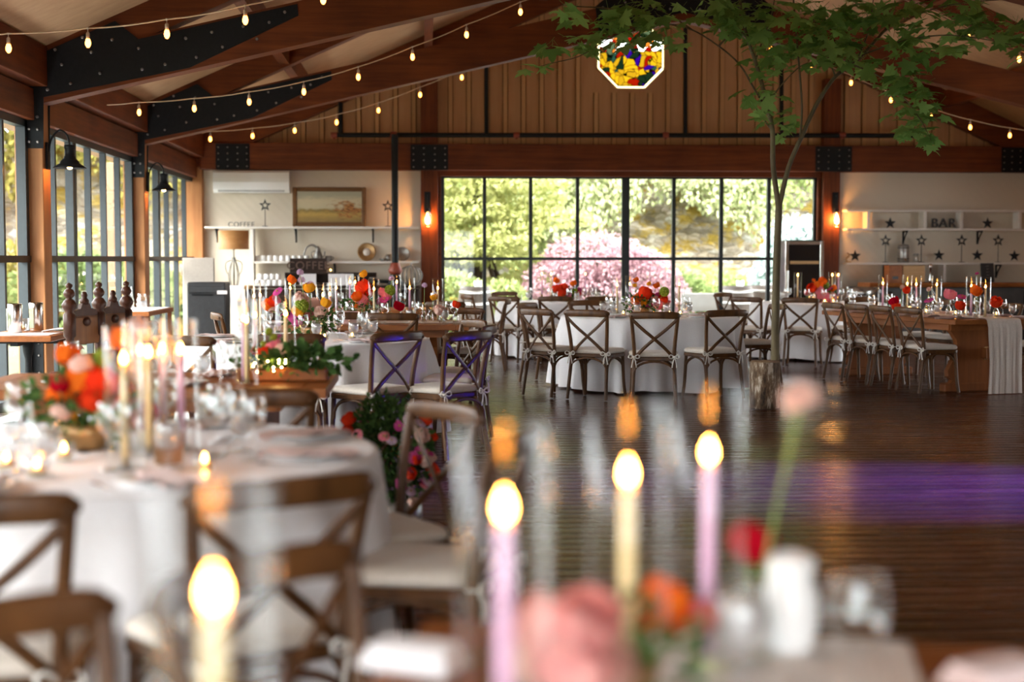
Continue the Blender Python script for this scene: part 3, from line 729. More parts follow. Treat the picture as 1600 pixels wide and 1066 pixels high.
def candle(x, y, z, colr, where, hur=True, lift=0.0, hz=1.0):
    wax = {'y': ('waxy', 'cream'), 'l': ('waxl', 'lavender'), 'p': ('waxp', 'pink')}[colr]
    t = thing('taper_candle', 'lit %s taper candle %s' % (wax[1], where), 'candle', (x, y, z), R.uniform(0, 6), None)
    put('wax', cm(('tap', colr), lambda: g_taper(wax[0])), t, (0, 0, lift)); put('wick', cm('wick', g_wick), t, (0, 0, lift)); put('flame', cm('tfl', lambda: g_flame(.306)), t, (0, 0, lift))
    if lift:
        put('holder', cm(('stick', lift), lambda: MB().lathe([(0, .002), (.038, .002), (.038, .008), (.010, .014), (.008, .02), (.008, lift), (.016, lift + .004), (.0165, lift + .03), (.0122, lift + .03), (.0122, lift + .012), (0, lift + .012)], 16).mesh('holder', 'brass')), t)
    else: put('holder', cm('hold', g_holder), t)
    if hur:
        h = put('hurricane_glass', cm('hur', g_hurr), None, (x, y, z), R.uniform(0, 6), sc_=(1, 1, hz))
        tag(h, 'clear hurricane glass round %s candle %s' % (wax[1], where), 'glass cylinder')
def wine(x, y, z, where): tag(put('wine_glass', cm('wine', g_wine), None, (x, y, z), R.uniform(0, 6)), 'empty stemmed wine glass ' + where, 'glass')
def goblet(x, y, z, where):
    t = tag(put('water_goblet', cm('gob', g_goblet), None, (x, y, z), R.uniform(0, 6)), 'short goblet of iced water ' + where, 'glass')
    put('water', cm('gobw', g_gobw), t, label='iced water')
def tumbler(x, y, z, where): tag(put('tumbler', cm('tum', g_tumb), None, (x, y, z), R.uniform(0, 6)), 'plain clear tumbler ' + where, 'glass')
def plate(x, y, z, a, where, nap=True):
    tag(put('dinner_plate', cm('plate', g_plate), None, (x, y, z), a), 'round white dinner plate ' + where, 'plate')
    if nap: tag(put('napkin', cm('nap', g_napkin), None, (x, y, z), a), 'folded blush napkin on plate ' + where, 'napkin')
def fork(x, y, z, a, where):
    def mk():
        b = MB(); b.tube([(0, -.09, .003), (0, .03, .004)], .003, 6, flat=(.5, 1)); b.box((0, .045, .004), (.018, .03, .003))
        for k in range(4): b.box((-.0075 + k * .005, .075, .004), (.0028, .04, .0025))
        return b.mesh('fork', 'silver')
    tag(put('fork', cm('fork', mk), None, (x, y, z), a), 'silver fork ' + where, 'fork')
def votive(x, y, z, where):
    t = thing('votive_candle', 'small lit glass votive ' + where, 'candle', (x, y, z))
    put('cup', cm('vcup', g_votive), t); put('wax', cm('vwax', g_votw), t); put('flame', cm('vfl', lambda: g_flame(.028, .75)), t)

# ------------------------------------------------------------------ flowers
def petal(b, r, th, phi0, phi1, dth, out, mi=0, n=4, curl=.15):
    """curved petal on a sphere of radius r, from polar angle phi1 (base) up to phi0 (tip)"""
    vs = []
    for i in range(n + 1):
        t = i / n; ph = phi1 + (phi0 - phi1) * t; w = dth * (math.sin(PI * (.18 + .70 * t)))
        rr = r * (1 + out * t + curl * max(0, t - .7) * 2)
        for j in range(4):
            q = j / 3 * 2 - 1; a = th + q * w / 2; r2 = rr * (1 + .06 * q * q)
            vs.append((r2 * math.sin(ph) * math.cos(a), r2 * math.sin(ph) * math.sin(a), -r2 * math.cos(PI - ph) if False else r2 * math.cos(ph)))
    fs = [(i * 4 + j, i * 4 + j + 1, i * 4 + j + 5, i * 4 + j + 4) for i in range(n) for j in range(3)]
    b.add(vs, fs, mi, True)
def m_bloom(kind, c):
    b = MB(); rn = random.Random(hash_(kind + c))
    if kind == 'rose':
        for (r, k, p0, dth, out) in ((.42, 4, .25, 1.9, 0), (.58, 5, .35, 1.6, .0), (.74, 6, .5, 1.4, .03), (.88, 7, .72, 1.25, .06), (1.0, 8, .98, 1.1, .10)):
            for i in range(k): petal(b, r, 2 * PI * (i + rn.uniform(-.2, .2)) / k, p0 + rn.uniform(-.08, .08), 2.5, dth, out)
        b.ball((0, 0, -.05), (.40, .40, .42), 10, 8)
        return b.mesh('bloom', M[c])
    if kind == 'daisy':
        for L_, k, rr in ((1.0, 16, .16), (.72, 13, .22)):
            for i in range(k):
                a = 2 * PI * (i + rn.uniform(-.15, .15)) / k; w = .13; vs = []
                for s in range(4):
                    t = s / 3; r = .15 + (L_ - .15) * t; z = rr + .12 * math.sin(PI * t) - .10 * t; ww = w * (.5 + 1.1 * math.sin(PI * (.1 + .72 * t)))
                    for q in (-1, 0, 1): vs.append((r * math.cos(a) - q * ww * math.sin(a), r * math.sin(a) + q * ww * math.cos(a), z - .03 * abs(q)))
                b.add(vs, [(s * 3 + q, s * 3 + q + 1, s * 3 + q + 4, s * 3 + q + 3) for s in range(3) for q in range(2)], 0, True)
        b.ball((0, 0, .2), (.24, .24, .14), 12, 6, 1)
        return b.mesh('bloom', [c, 'eye'])
    if kind == 'pompon':
        for i in range(90):
            z = 1 - 2 * (i + .5) / 90; a = i * 2.39996; r = math.sqrt(1 - z * z); d = Vector((r * math.cos(a), r * math.sin(a), z)); b.ball(d * .82, .2, 5, 4)
        b.ball((0, 0, 0), .75, 8, 6); return b.mesh('bloom', M[c])
    if kind == 'puff':                                              # scabiosa-like tuft
        for i in range(46):
            z = 1 - 1.5 * (i + .5) / 46; a = i * 2.39996; r = math.sqrt(max(0, 1 - z * z)); d = Vector((r * math.cos(a), r * math.sin(a), z)); s1 = d.orthogonal().normalized() * .16
            b.add([d * .35, d * .85 + s1, d * 1.0, d * .85 - s1], [(0, 1, 2, 3)], 0, True); b.ball(d * .9, .08, 4, 4)
        b.ball((0, 0, 0), .55, 8, 6); return b.mesh('bloom', M[c])
def hash_(s):
    h = 7
    for ch in s: h = (h * 31 + ord(ch)) % 100003
    return h
BNAME = {'rose': 'ranunculus', 'daisy': 'daisy', 'pompon': 'pompon', 'puff': 'scabiosa'}
def bloom(kind, c, parent, p, r, rot=None):
    return put(BNAME[kind], cm(('bl', kind, c), lambda: m_bloom(kind, c)), parent, p, sc_=r, rot=rot or (R.uniform(-.5, .5), R.uniform(-.5, .5), R.uniform(0, 6)))
def leaves_np(P, D, size, shape, faces, fold=0.0, rnd=NR, up=None):
    """P points, D leaf directions -> vertex and face arrays of many small leaves"""
    n = len(P); D = D / np.linalg.norm(D, axis=1, keepdims=True)
    q = rnd.normal(size=(n, 3)) if up is None else np.tile(np.array(up, float), (n, 1)) + rnd.normal(size=(n, 3)) * .35
    S = np.cross(D, q); S /= np.linalg.norm(S, axis=1, keepdims=True) + 1e-9; U = np.cross(S, D)
    sh = np.array(shape, float); sz = np.asarray(size).reshape(-1, 1, 1) if np.ndim(size) else size
    V = P[:, None, :] + sz * (sh[None, :, 0:1] * S[:, None, :] + sh[None, :, 1:2] * D[:, None, :] + sh[None, :, 2:3] * U[:, None, :])
    k = len(sh); Fs = (np.arange(n)[:, None, None] * k + np.array(faces)[None]).reshape(-1, len(faces[0]))
    return V.reshape(-1, 3), Fs
def np_mesh(name, V, Fs, m):
    me = bpy.data.meshes.new(name); n = Fs.shape[1]
    me.vertices.add(len(V)); me.vertices.foreach_set('co', V.astype(np.float32).ravel())
    me.loops.add(Fs.size); me.loops.foreach_set('vertex_index', Fs.astype(np.int32).ravel())
    me.polygons.add(len(Fs)); me.polygons.foreach_set('loop_start', np.arange(0, Fs.size, n, dtype=np.int32))
    me.update(calc_edges=True); me.materials.append(M[m] if isinstance(m, str) else m); return me
OVAL = [(0, 0, 0), (.30, .35, .06), (.26, .72, .05), (0, 1, 0), (-.26, .72, .05), (-.30, .35, .06)]
OVALF = [(0, 1, 2, 3), (0, 3, 4, 5)]
def foliage_ball(center, rad, n, size, m, name='foliage', parent=None, flat=1.0, droop=0.0):
    d = NR.normal(size=(n, 3)); d /= np.linalg.norm(d, axis=1, keepdims=True)
    P = np.array(center) + d * np.array(rad) * NR.uniform(.35, 1, (n, 1)); D = d * flat + NR.normal(size=(n, 3)) * .4 + np.array([0, 0, -droop])
    V, Fs = leaves_np(P, D, NR.uniform(.6, 1.2, n) * size, OVAL, OVALF)
    return put(name, np_mesh(name, V, Fs, m), parent)
WARM = [('rose', 'rose_r'), ('rose', 'rose_o'), ('rose', 'rose_o'), ('rose', 'rose_p'), ('daisy', 'rose_m'), ('rose', 'rose_y'), ('pompon', 'green_p'), ('rose', 'rose_b'), ('daisy', 'rose_p'), ('rose', 'rose_c')]
def arrangement(x, y, z, wd, ht, label, spec=None, n=16, size=.042, sprigs=4, seed=1, bowl=True, leaf=.045, lean=0):
    rn = random.Random(seed); t = thing('flower_arrangement', label, 'flower arrangement', (x, y, z))
    if bowl:
        b = MB(); b.lathe([(0, .001), (.05, .001), (.055, .006), (.06, .012), (.085, .05), (.09, .085), (.084, .085), (.078, .05), (0, .03)], 24); obj('bowl', b, 'brass', t)
    foliage_ball((0, 0, ht * .42), (wd * .48, wd * .42, ht * .40), 260, leaf, 'leaf', parent=t)
    b = MB()
    items = spec or [WARM[i % len(WARM)] + (None,) for i in range(n)]
    for i, it in enumerate(items):
        k, c = it[0], it[1]
        if len(it) > 2 and it[2] is not None: px, py, pz, r = it[2]
        else:
            a = i * 2.39996 + rn.uniform(-.3, .3); rr = math.sqrt((i + .5) / len(items)); px, py = rr * wd * .5 * math.cos(a), rr * wd * .42 * math.sin(a)
            pz = ht * (.42 + .42 * (1 - rr * rr)) + rn.uniform(-.02, .03); r = size * rn.uniform(.7, 1.2)
        bloom(k, c, t, (px, py, pz), r, (rn.uniform(-.3, .3) + (-.5 * py / wd) + .5, .7 * px / wd + rn.uniform(-.3, .3), rn.uniform(0, 6)))
        b.tube([(px * .2, py * .2, .03), (px * .6, py * .6, pz * .55), (px, py, pz - r * .6)], .0022, 5)
    for k in range(sprigs):
        a = rn.uniform(0, 6.28); px, py = wd * .3 * math.cos(a), wd * .3 * math.sin(a); pz = ht * rn.uniform(1.0, 1.25)
        b.tube(smoothp([(0, 0, .05), (px * .6, py * .6, pz * .6), (px, py, pz)], 3), .0018, 5); bloom(*rn.choice([('puff', 'rose_l'), ('rose', 'rose_o'), ('rose', 'rose_y')]), t, (px, py, pz), size * .55)
    obj('stems', b, 'stem', t); return t
def stem_flower(x, y, z, kind, c, hgt, r, label, lean=(0, 0), vase=True, where=''):
    if vase: tag(put('bud_vase', cm('bud', g_budvase), None, (x, y, z), R.uniform(0, 6)), 'small clear glass bud vase ' + where, 'vase')
    t = thing('cut_flower', label, 'flower', (x, y, z))
    b = MB(); p = smoothp([(0, 0, .008), (lean[0] * .25, lean[1] * .25, hgt * .4), (lean[0] * .65, lean[1] * .65, hgt * .75), (lean[0], lean[1], hgt)], 4); b.tube(p, .0026, 6); obj('stem', b, 'stem', t)
    bloom(kind, c, t, (lean[0], lean[1], hgt + r * .35), r, (R.uniform(.1, .6), R.uniform(-.3, .3), R.uniform(0, 6)))

# ------------------------------------------------------------------ the tables and everything on them
def relz(u, v, Y, base):                          # offset of a seen point from a base point
    p = PY(u, v, Y); return (p[0] - base[0], p[1] - base[1], p[2] - base[2])
def settings(c, rad, angs, where, ks=('plate', 'goblet', 'wine'), z=TZ, r0=.66):
    for a in angs:
        ca, sa = math.cos(a), math.sin(a); px = lambda r, t: (c[0] + r * ca - t * sa, c[1] + r * sa + t * ca)
        if 'plate' in ks: p = px(r0 + .08, 0); plate(p[0], p[1], z, a + PI / 2, where); p = px(r0 + .08, -.17); fork(p[0], p[1], z, a + PI / 2, where)
        if 'goblet' in ks: p = px(r0 - .17, .10); goblet(p[0], p[1], z, where)
        if 'wine' in ks: p = px(r0 - .22, .0); wine(p[0], p[1], z, where)
        if 'tumbler' in ks: p = px(r0 - .05, .12); tumbler(p[0], p[1], z, where)

# centre round table, in focus
T1 = (2.40, 15.15); W1 = 'on the centre table'
round_table(*T1, .94, 'centre of the hall'); tablecloth(*T1, .95, 'white floor-length cloth on the centre round table before the garden window', 1)
for u, v, lb in ((915, 484, 'crossback chair at the near left of the centre round table'), (1023, 487, 'crossback chair square in front of the centre round table'), (1137, 484, 'darker crossback chair at the near right of the centre round table'),
                 (836, 482, 'crossback chair at the left side of the centre round table'), (822, 473, 'crossback chair half hidden at the far left of the centre round table'),
                 (1195, 475, 'crossback chair behind the slim tree trunk, right of the centre round table'), (915, 469, 'crossback chair facing us on the far side of the centre round table')):
    chair_px(u, v, T1, label=lb, rmin=1.46)
settings(T1, .95, [math.radians(a) for a in (-90, -55, -125, -160, 165, 15, 120)], W1)
for u, v, c in ((964, 491, 'y'), (984, 488, 'l'), (1061, 489, 'y')):
    p = G(u, v, TZ); candle(p[0], p[1], TZ, c, W1)
base = (T1[0] - .08, T1[1] + .05, TZ)
sp = [('rose', 'rose_r', (1008, 458, 0, .070)), ('rose', 'rose_o', (993, 470, 0, .050)), ('rose', 'rose_y', (1006, 472, .0, .048)), ('daisy', 'rose_m', (1016, 478, 0, .055)), ('rose', 'rose_p', (1030, 476, 0, .055)), ('rose', 'rose_r', (1036, 468, 0, .05)),
      ('pompon', 'green_p', (1038, 456, 0, .055)), ('rose', 'rose_o', (1026, 446, 0, .035)), ('rose', 'rose_o', (994, 437, 0, .03)), ('daisy', 'rose_m', (1030, 461, 0, .05)), ('rose', 'rose_b', (1022, 470, 0, .05)), ('rose', 'rose_c', (1018, 464, 0, .04)), ('rose', 'rose_o', (998, 465, 0, .045)), ('daisy', 'rose_p', (1043, 474, 0, .045))]
arrangement(*base, .42, .30, 'orange, coral and magenta bouquet in a low bowl on the centre round table',
            [(k, c, (*relz(u, v, base[1] + R.uniform(-.10, .08), base), r)) for k, c, (u, v, q, r) in sp], seed=3, sprigs=2)
for k in range(5): a = -2.6 + k * .5; votive(T1[0] + .36 * math.cos(a), T1[1] + .36 * math.sin(a), TZ, W1)

# left round table with cloth, mid distance
T2 = (-.90, 10.98); W2 = 'on the left middle table'
round_table(*T2, .92, 'left middle'); tablecloth(*T2, .93, 'white floor-length cloth on the left middle round table', 2)
for u, v, lb, da in ((452, 521, 'dark crossback chair at the near side of the left middle round table', 0), (624, 518, 'dark crossback chair with whole X back at the near right of the left middle table', .25), (735, 517, 'dark crossback chair at the right of the left middle table, purple lit', 0),
                 (757, 507, 'crossback chair seen edge-on beside the aisle at the left middle table', 0), (713, 500, 'pale-lit crossback chair at the far right of the left middle round table', 0), (283, 524, 'crossback chair seen behind candles at the near left of the left middle table', 0), (235, 502, 'crossback chair at the far left of the left middle round table', 0)):
    chair_px(u, v, T2, label=lb, rmin=1.42, da=da)
settings(T2, .93, [math.radians(a) for a in (-90, -55, -18, -130, 170, 60, 20)], W2)
for u, v, c in ((406, 11.3, 'y'), (396, 11.1, 'l'), (504, 11.4, 'y'), (515, 11.62, 'p')):
    p = PY(u, 404, v); candle(p[0], p[1], TZ, c, W2)
base = (T2[0] + .02, T2[1] + .1, TZ)
sp = [('rose', 'rose_o', 420, 476, .05), ('rose', 'rose_r', 428, 470, .045), ('rose', 'rose_y', 483, 449, .042), ('rose', 'rose_b', 470, 468, .055), ('pompon', 'green_p', 471, 478, .06), ('rose', 'rose_y', 466, 486, .05), ('rose', 'rose_b', 489, 476, .055), ('rose', 'rose_y', 509, 473, .04),
      ('daisy', 'rose_m', 434, 456, .045), ('daisy', 'rose_p', 432, 468, .04), ('rose', 'rose_m', 462, 498, .06), ('rose', 'rose_p', 480, 492, .05), ('daisy', 'rose_m', 447, 492, .05), ('rose', 'rose_o', 456, 437, .035), ('puff', 'rose_l', 469, 426, .030), ('puff', 'rose_l', 471, 438, .032), ('puff', 'rose_l', 485, 445, .032), ('rose', 'rose_b', 500, 488, .045), ('rose', 'rose_b', 425, 482, .035)]
arrangement(*base, .46, .30, 'wide bouquet with lime pompon and lilac puffs on the left middle round table', [(k, c, (*relz(u, v, base[1] + R.uniform(-.12, .08), base), r)) for k, c, u, v, r in sp], seed=5, sprigs=0)
for k in range(4): a = -2.4 + k * .6; votive(T2[0] + .42 * math.cos(a), T2[1] + .42 * math.sin(a), TZ, W2)

# near left round table, out of focus
T10 = (-1.08, 4.54); W10 = 'on the nearest left table'
round_table(*T10, .92, 'nearest left'); tablecloth(*T10, .93, 'white floor-length cloth on the nearest left round table', 7)
chair_px(447, 745, T10, label='blurred dark crossback chair in front of the nearest left round table', da=0)
chair_px(-62, 772, T10, label='blurred crossback chair cut by the left frame edge, nearest left table', da=.1)
chair_px(700, 630, T10, label='pale-lit crossback chair by the floor flowers at the nearest left table', da=.26)
chair_px(812, 672, T10, label='crossback chair half seen through the foreground hurricane glass', da=0)
settings(T10, .93, [math.radians(a) for a in (-60, -100, -14, 25, 65)], W10)
for u, v, c in ((196, 733, 'y'), (234, 712, 'y'), (222, 706, 'y'), (284, 702, 'l'), (256, 700, 'p')):
    p = G(u, v, TZ); candle(p[0], p[1], TZ, c, W10)
base = (T10[0] + .0, T10[1] + .05, TZ)
sp = [('rose', 'rose_o', 135, 594, .062), ('rose', 'rose_r', 176, 616, .068), ('rose', 'rose_o', 98, 624, .046), ('rose', 'rose_o', 106, 555, .036), ('rose', 'rose_o', 192, 530, .040), ('rose', 'rose_r', 160, 598, .050), ('rose', 'rose_c', 92, 600, .03), ('rose', 'rose_y', 106, 662, .038), ('rose', 'rose_y', 185, 660, .035), ('rose', 'rose_b', 128, 572, .034), ('rose', 'rose_r', 146, 618, .05), ('rose', 'rose_y', 205, 575, .04),
      ('daisy', 'rose_p', 165, 632, .03), ('rose', 'rose_c', 228, 650, .045), ('rose', 'rose_c', 218, 662, .04), ('rose', 'rose_y', 108, 672, .036), ('daisy', 'rose_m', 120, 628, .028), ('pompon', 'green_p', 160, 560, .03), ('rose', 'rose_b', 95, 645, .03), ('puff', 'rose_b', 215, 508, .03), ('puff', 'rose_b', 165, 555, .028)]
arrangement(*base, .40, .34, 'big blurred orange and coral bouquet on the nearest left round table', [(k, c, (*relz(u, v, base[1] + R.uniform(-.10, .06), base), r)) for k, c, u, v, r in sp], seed=8, sprigs=0)
for u, v in ((10, 735), (58, 746), (320, 738), (100, 720)): p = G(u, v, TZ); votive(p[0], p[1], TZ, W10)
for u, v in ((30, 690), (175, 735), (330, 715), (365, 705), (395, 720)): p = G(u, v, TZ); wine(p[0], p[1], TZ, W10)
p = G(268, 728, TZ); b = MB(); b.box((0, 0, .05), (.075, .004, .10), T=RX(.12)); b.box((0, .028, .05), (.075, .004, .10), T=RX(-.0))
tag(obj('place_card', b, tone('kraft_card', (.50, .28, .15), (.44, .24, .12), .8, 40), None, (p[0], p[1], TZ + .004), .8), 'tan folded card standing on the nearest left table', 'card')

# wooden table between them
WT = (-1.35, 7.32); WW = 'on the bare wooden table'
farm_table(*WT, PI / 2, 1.75, 1.0, 'bare wooden farm table behind the nearest left round table'); ZW = .762
chair_px(398, 607, None, ang=PI / 2 - .06, label='pale wood crossback chair with its back to us at the bare wooden table')
for u, v, c in ((386, 603, 'y'), (381, 598, 'l'), (447, 582, 'y'), (399, 588, 'p')):
    p = G(u, v, ZW); candle(p[0], p[1], ZW, c, WW)
for x, y, a in ((-1.62, 7.6, PI), (-1.1, 7.62, PI), (-1.75, 7.08, 0), (-1.2, 7.05, 0)):
    plate(x, y, ZW, a, WW)
for x, y in ((-1.45, 7.3), (-1.0, 7.0), (-1.02, 7.40), (-1.8, 7.35)): wine(x, y, ZW, WW)
for x, y in ((-1.35, 7.42), (-1.12, 7.22), (-1.6, 7.28)): goblet(x, y, ZW, WW)
base = (-.72, 7.22, ZW)
t = arrangement(*base, .34, .25, 'pink roses, fern and fairy lights in a wooden trough on the bare table', [(k, c, (*relz(u, v, base[1] + R.uniform(-.08, .06), base), r)) for k, c, u, v, r in
    [('rose', 'rose_r', 413, 552, .032), ('rose', 'rose_r', 400, 550, .028), ('rose', 'rose_p', 428, 543, .04), ('rose', 'rose_b', 440, 548, .036), ('rose', 'rose_b', 414, 568, .035), ('daisy', 'rose_m', 432, 530, .036), ('rose', 'rose_b', 424, 562, .03), ('pompon', 'green_p', 420, 518, .02), ('pompon', 'green_p', 428, 527, .018), ('pompon', 'green_p', 412, 538, .016)]], seed=12, sprigs=0, bowl=False)
b = MB(); b.box((0, 0, .035), (.46, .14, .07), 0, .012); obj('trough', b, 'farm', t)
foliage_ball((.10, -.03, .11), (.26, .12, .06), 260, .06, 'leaf', parent=t, flat=1.0); foliage_ball((-.12, .0, .10), (.14, .10, .06), 160, .045, 'leaf', parent=t)
for k in range(14):
    put('fairy_light', cm('fairy', lambda: MB().ball((0, 0, 0), .0035, 8, 6).mesh('fairy_light', 'fairy')), t, (-.05 + R.uniform(-.09, .09), -.115 + R.uniform(-.015, .02), .085 + R.uniform(-.03, .03)))

# floor flowers in the aisle
base = (-.20, 7.42, 0.0)
t = thing('floor_flowers', 'mound of daisies and greenery growing up from the floor by the aisle', 'flower arrangement', base)
b = MB(); b.lathe([(0, .005), (.16, .005), (.18, .02), (.18, .10), (.165, .12), (0, .12)], 20); obj('tray', b, 'galv', t)
foliage_ball((0, 0, .38), (.23, .2, .30), 2400, .040, leafy('aisle_greenery', (.085, .15, .04), (.022, .045, .015), .25, 9), 'foliage', t)
for k in range(80):
    a = R.uniform(0, 6.28); zz = R.uniform(.10, .56); rr = .24 * math.sqrt(max(.1, 1 - ((zz - .35) / .36) ** 2)); kind, c = R.choice([('daisy', 'rose_m'), ('daisy', 'rose_p'), ('daisy', 'rose_m'), ('daisy', 'rose_l'), ('rose', 'rose_r'), ('rose', 'rose_b'), ('daisy', 'rose_p')])
    bloom(kind, c, t, (rr * math.cos(a), rr * .8 * math.sin(a), zz), R.uniform(.026, .040), (R.uniform(.6, 1.4), 0, a + PI / 2))

# long wooden tables further back on the left
WTB = 'on the left-back wooden table'
T3 = (-.57, 13.80); farm_table(*T3, PI / 2 - .05, 2.0, 1.05, 'long wooden farm table behind the left middle round table')
runner(*T3, PI / 2 - .05, 1.9, .40, ZW, 0, 'blush gauze runner along the wooden table at left back')
for u, v, lb, a in ((614, 489, 'crossback chair at the near side of the wooden table at left back', PI / 2), (533, 488, 'crossback chair behind glasses, near side of the wooden table at left back', PI / 2), (722, 481, 'crossback chair at the far right of the wooden table at left back', -PI / 2 - .3), (337, 488, 'crossback chair with pale rail near the black box at left back', .3)):
    chair_px(u, v, None, ang=a, label=lb)
ZR = .772
for u, v, c in ((684, 13.86, 'y'), (640, 14.02, 'l'), (525, 14.08, 'l'), (584, 13.6, 'y'), (453, 13.95, 'y')):
    p = PY(u, 404, v); candle(p[0], p[1], ZR, c, WTB)
base = (-.62, 13.75, ZR)
sp = [('rose', 'rose_r', 568, 449, .07), ('rose', 'rose_r', 572, 458, .06), ('rose', 'rose_o', 558, 463, .05), ('rose', 'rose_p', 566, 469, .06), ('rose', 'rose_p', 598, 457, .045), ('pompon', 'green_p', 609, 454, .055), ('daisy', 'rose_m', 601, 468, .05), ('rose', 'rose_m', 596, 472, .045), ('rose', 'rose_p', 604, 462, .05), ('rose', 'rose_o', 575, 474, .04), ('rose', 'rose_y', 568, 428, .035)]
arrangement(*base, .40, .32, 'coral and pink bouquet on the wooden table at left back', [(k, c, (*relz(u, v, base[1] + R.uniform(-.1, .06), base), r)) for k, c, u, v, r in sp], seed=15, sprigs=0)
for u, v, kind, c, hgt, r, lb in ((553, 498, 'rose', 'rose_o', .14, .035, 'small orange bloom in a bud vase, wooden table at left back'), (628, 496, 'rose', 'rose_c', .13, .05, 'crimson bloom in a bud vase, wooden table at left back'), (662, 500, 'puff', 'rose_l', .34, .03, 'tall lilac puff on a wooden table at left back'), (672, 499, 'rose', 'rose_y', .22, .035, 'golden bloom by a candle on the wooden table at left back'), (608, 494, 'puff', 'rose_l', .40, .032, 'tallest lilac puff leaning over the wooden table at left back'),
                                  (712, 500, 'rose', 'rose_r', .16, .038, 'red bloom at the right end of the wooden table at left back'), (690, 503, 'rose', 'rose_b', .10, .05, 'blush bloom low at the right end of the wooden table')):
    p = PY(u, 404, 13.42 + (u * 7 % 11) * .06); stem_flower(p[0], p[1], ZR, kind, c, hgt, r, lb, (R.uniform(-.04, .04), 0), True, WTB)
for k in range(6):
    x = T3[0] - .9 + k * .33; goblet(x, T3[1] - .34, ZW, WTB); wine(x + .09, T3[1] - .26, ZW, WTB); wine(x + .05, T3[1] + .30, ZW, WTB)
for u, v in ((548, 506),): p = G(u, v, ZW); b = MB(); b.box((0, 0, .06), (.15, .004, .12), T=RX(-.15)); b.box((0, .045, .055), (.15, .004, .11), T=RX(.2)); tag(obj('place_card', b, tone('pink_card', (.72, .46, .42), (.68, .42, .38), .8, 40), None, (p[0], p[1], ZW + .001), .1), 'pink tent card on the wooden table at left back', 'card')
WT4 = 'on the farthest left table'
T4 = (-.62, 17.7); farm_table(*T4, PI / 2, 2.1, 1.0, 'farthest wooden farm table at left, near the coffee shelves')
for u, v, c in ((620, 480, 'l'), (547, 480, 'l'), (555, 481, 'y')): p = G(u, v, ZW); candle(p[0], p[1], ZW, c, WT4)
chair(.72, 17.5, PI - .1, 'crossback chair at the right end of the farthest left wooden table')
chair(.28, 16.75, PI / 2 - .2, 'crossback chair at the near right of the farthest left wooden table')
for k in range(5): wine(T4[0] - .8 + k * .38, T4[1] - .2, ZW, WT4)

# far round tables under the garden window
T5 = (1.95, 20.1); W5 = 'on the far window table'
round_table(*T5, .92, 'far, by the garden window'); tablecloth(*T5, .93, 'white cloth on the far round table under the garden window', 4)
for u, v, lb in ((786, 463, 'crossback chair with whole X back at the near left of the far window table'), (868, 463, 'crossback chair at the near side of the far window table'), (800, 456, 'crossback chair on the far left of the far window table'), (735, 460, 'crossback chair left of the far window table beside the barrel'), (942, 463, 'crossback chair at the near right of the far window table')):
    chair_px(u, v, T5, label=lb, rmin=1.46)
for x, y, c in ((-.30, .05, 'l'), (-.18, -.1, 'y'), (.32, .05, 'l')): candle(T5[0] + x, T5[1] + y, TZ, c, W5, hur=False, lift=.07)
arrangement(T5[0] + .02, T5[1] - .02, TZ, .40, .28, 'red and orange bouquet on the far round table by the window', [(k, c, (*q, r)) for k, c, q, r in (('rose', 'rose_r', (-.12, -.1, .18), .065), ('rose', 'rose_r', (-.06, -.12, .12), .065), ('rose', 'rose_r', (-.02, -.08, .2), .055), ('rose', 'rose_o', (-.12, 0, .3), .045), ('rose', 'rose_o', (.12, 0, .26), .045), ('pompon', 'green_p', (.14, -.05, .14), .05), ('daisy', 'rose_m', (.05, -.12, .09), .05), ('rose', 'rose_c', (.18, -.05, .12), .045), ('rose', 'rose_m', (.2, .0, .16), .04))], seed=21, sprigs=1)
settings(T5, .93, [math.radians(a) for a in (-120, -85, -50, 170, -15, 60)], W5, ('goblet', 'wine', 'tumbler'))
T6 = (5.45, 19.5); W6 = 'on the far right table'
round_table(*T6, .92, 'far right, before the wine fridge'); tablecloth(*T6, .93, 'white cloth on the far right round table before the wine fridge', 5)
for u, v, lb in ((1250, 465, 'crossback chair with whole X back just right of the tree trunk'), (1347, 464, 'crossback chair at the near right of the far right round table'), (1165, 464, 'crossback chair at the left of the far right round table'), (1128, 457, 'crossback chair at the far left of the far right round table')):
    chair_px(u, v, T6, label=lb, rmin=1.46)
for x, y, c in ((-.30, -.05, 'y'), (.20, .0, 'y'), (.30, .05, 'l')): candle(T6[0] + x, T6[1] + y, TZ, c, W6, lift=.06)
arrangement(T6[0] + .0, T6[1] - .1, TZ, .46, .30, 'red, pink and orange bouquet on the far right round table', [(k, c, (*q, r)) for k, c, q, r in (('rose', 'rose_r', (-.14, -.1, .20), .065), ('rose', 'rose_o', (-.05, -.1, .24), .06), ('rose', 'rose_o', (.02, -.05, .30), .055), ('rose', 'rose_p', (.0, -.16, .08), .08), ('rose', 'rose_p', (.12, -.12, .06), .075), ('daisy', 'rose_m', (.1, -.1, .18), .06), ('pompon', 'green_p', (.08, 0, .24), .05), ('rose', 'rose_o', (.18, -.02, .2), .05), ('rose', 'rose_p', (-.04, -.14, .16), .06), ('rose', 'rose_c', (-.18, -.02, .14), .045))], seed=23, sprigs=2)
settings(T6, .93, [math.radians(a) for a in (-125, -95, -60, 180, -25, 140, 45)], W6, ('tumbler', 'goblet', 'wine'))
for k in range(4): votive(T6[0] - .3 + k * .12, T6[1] - .55, TZ, W6)

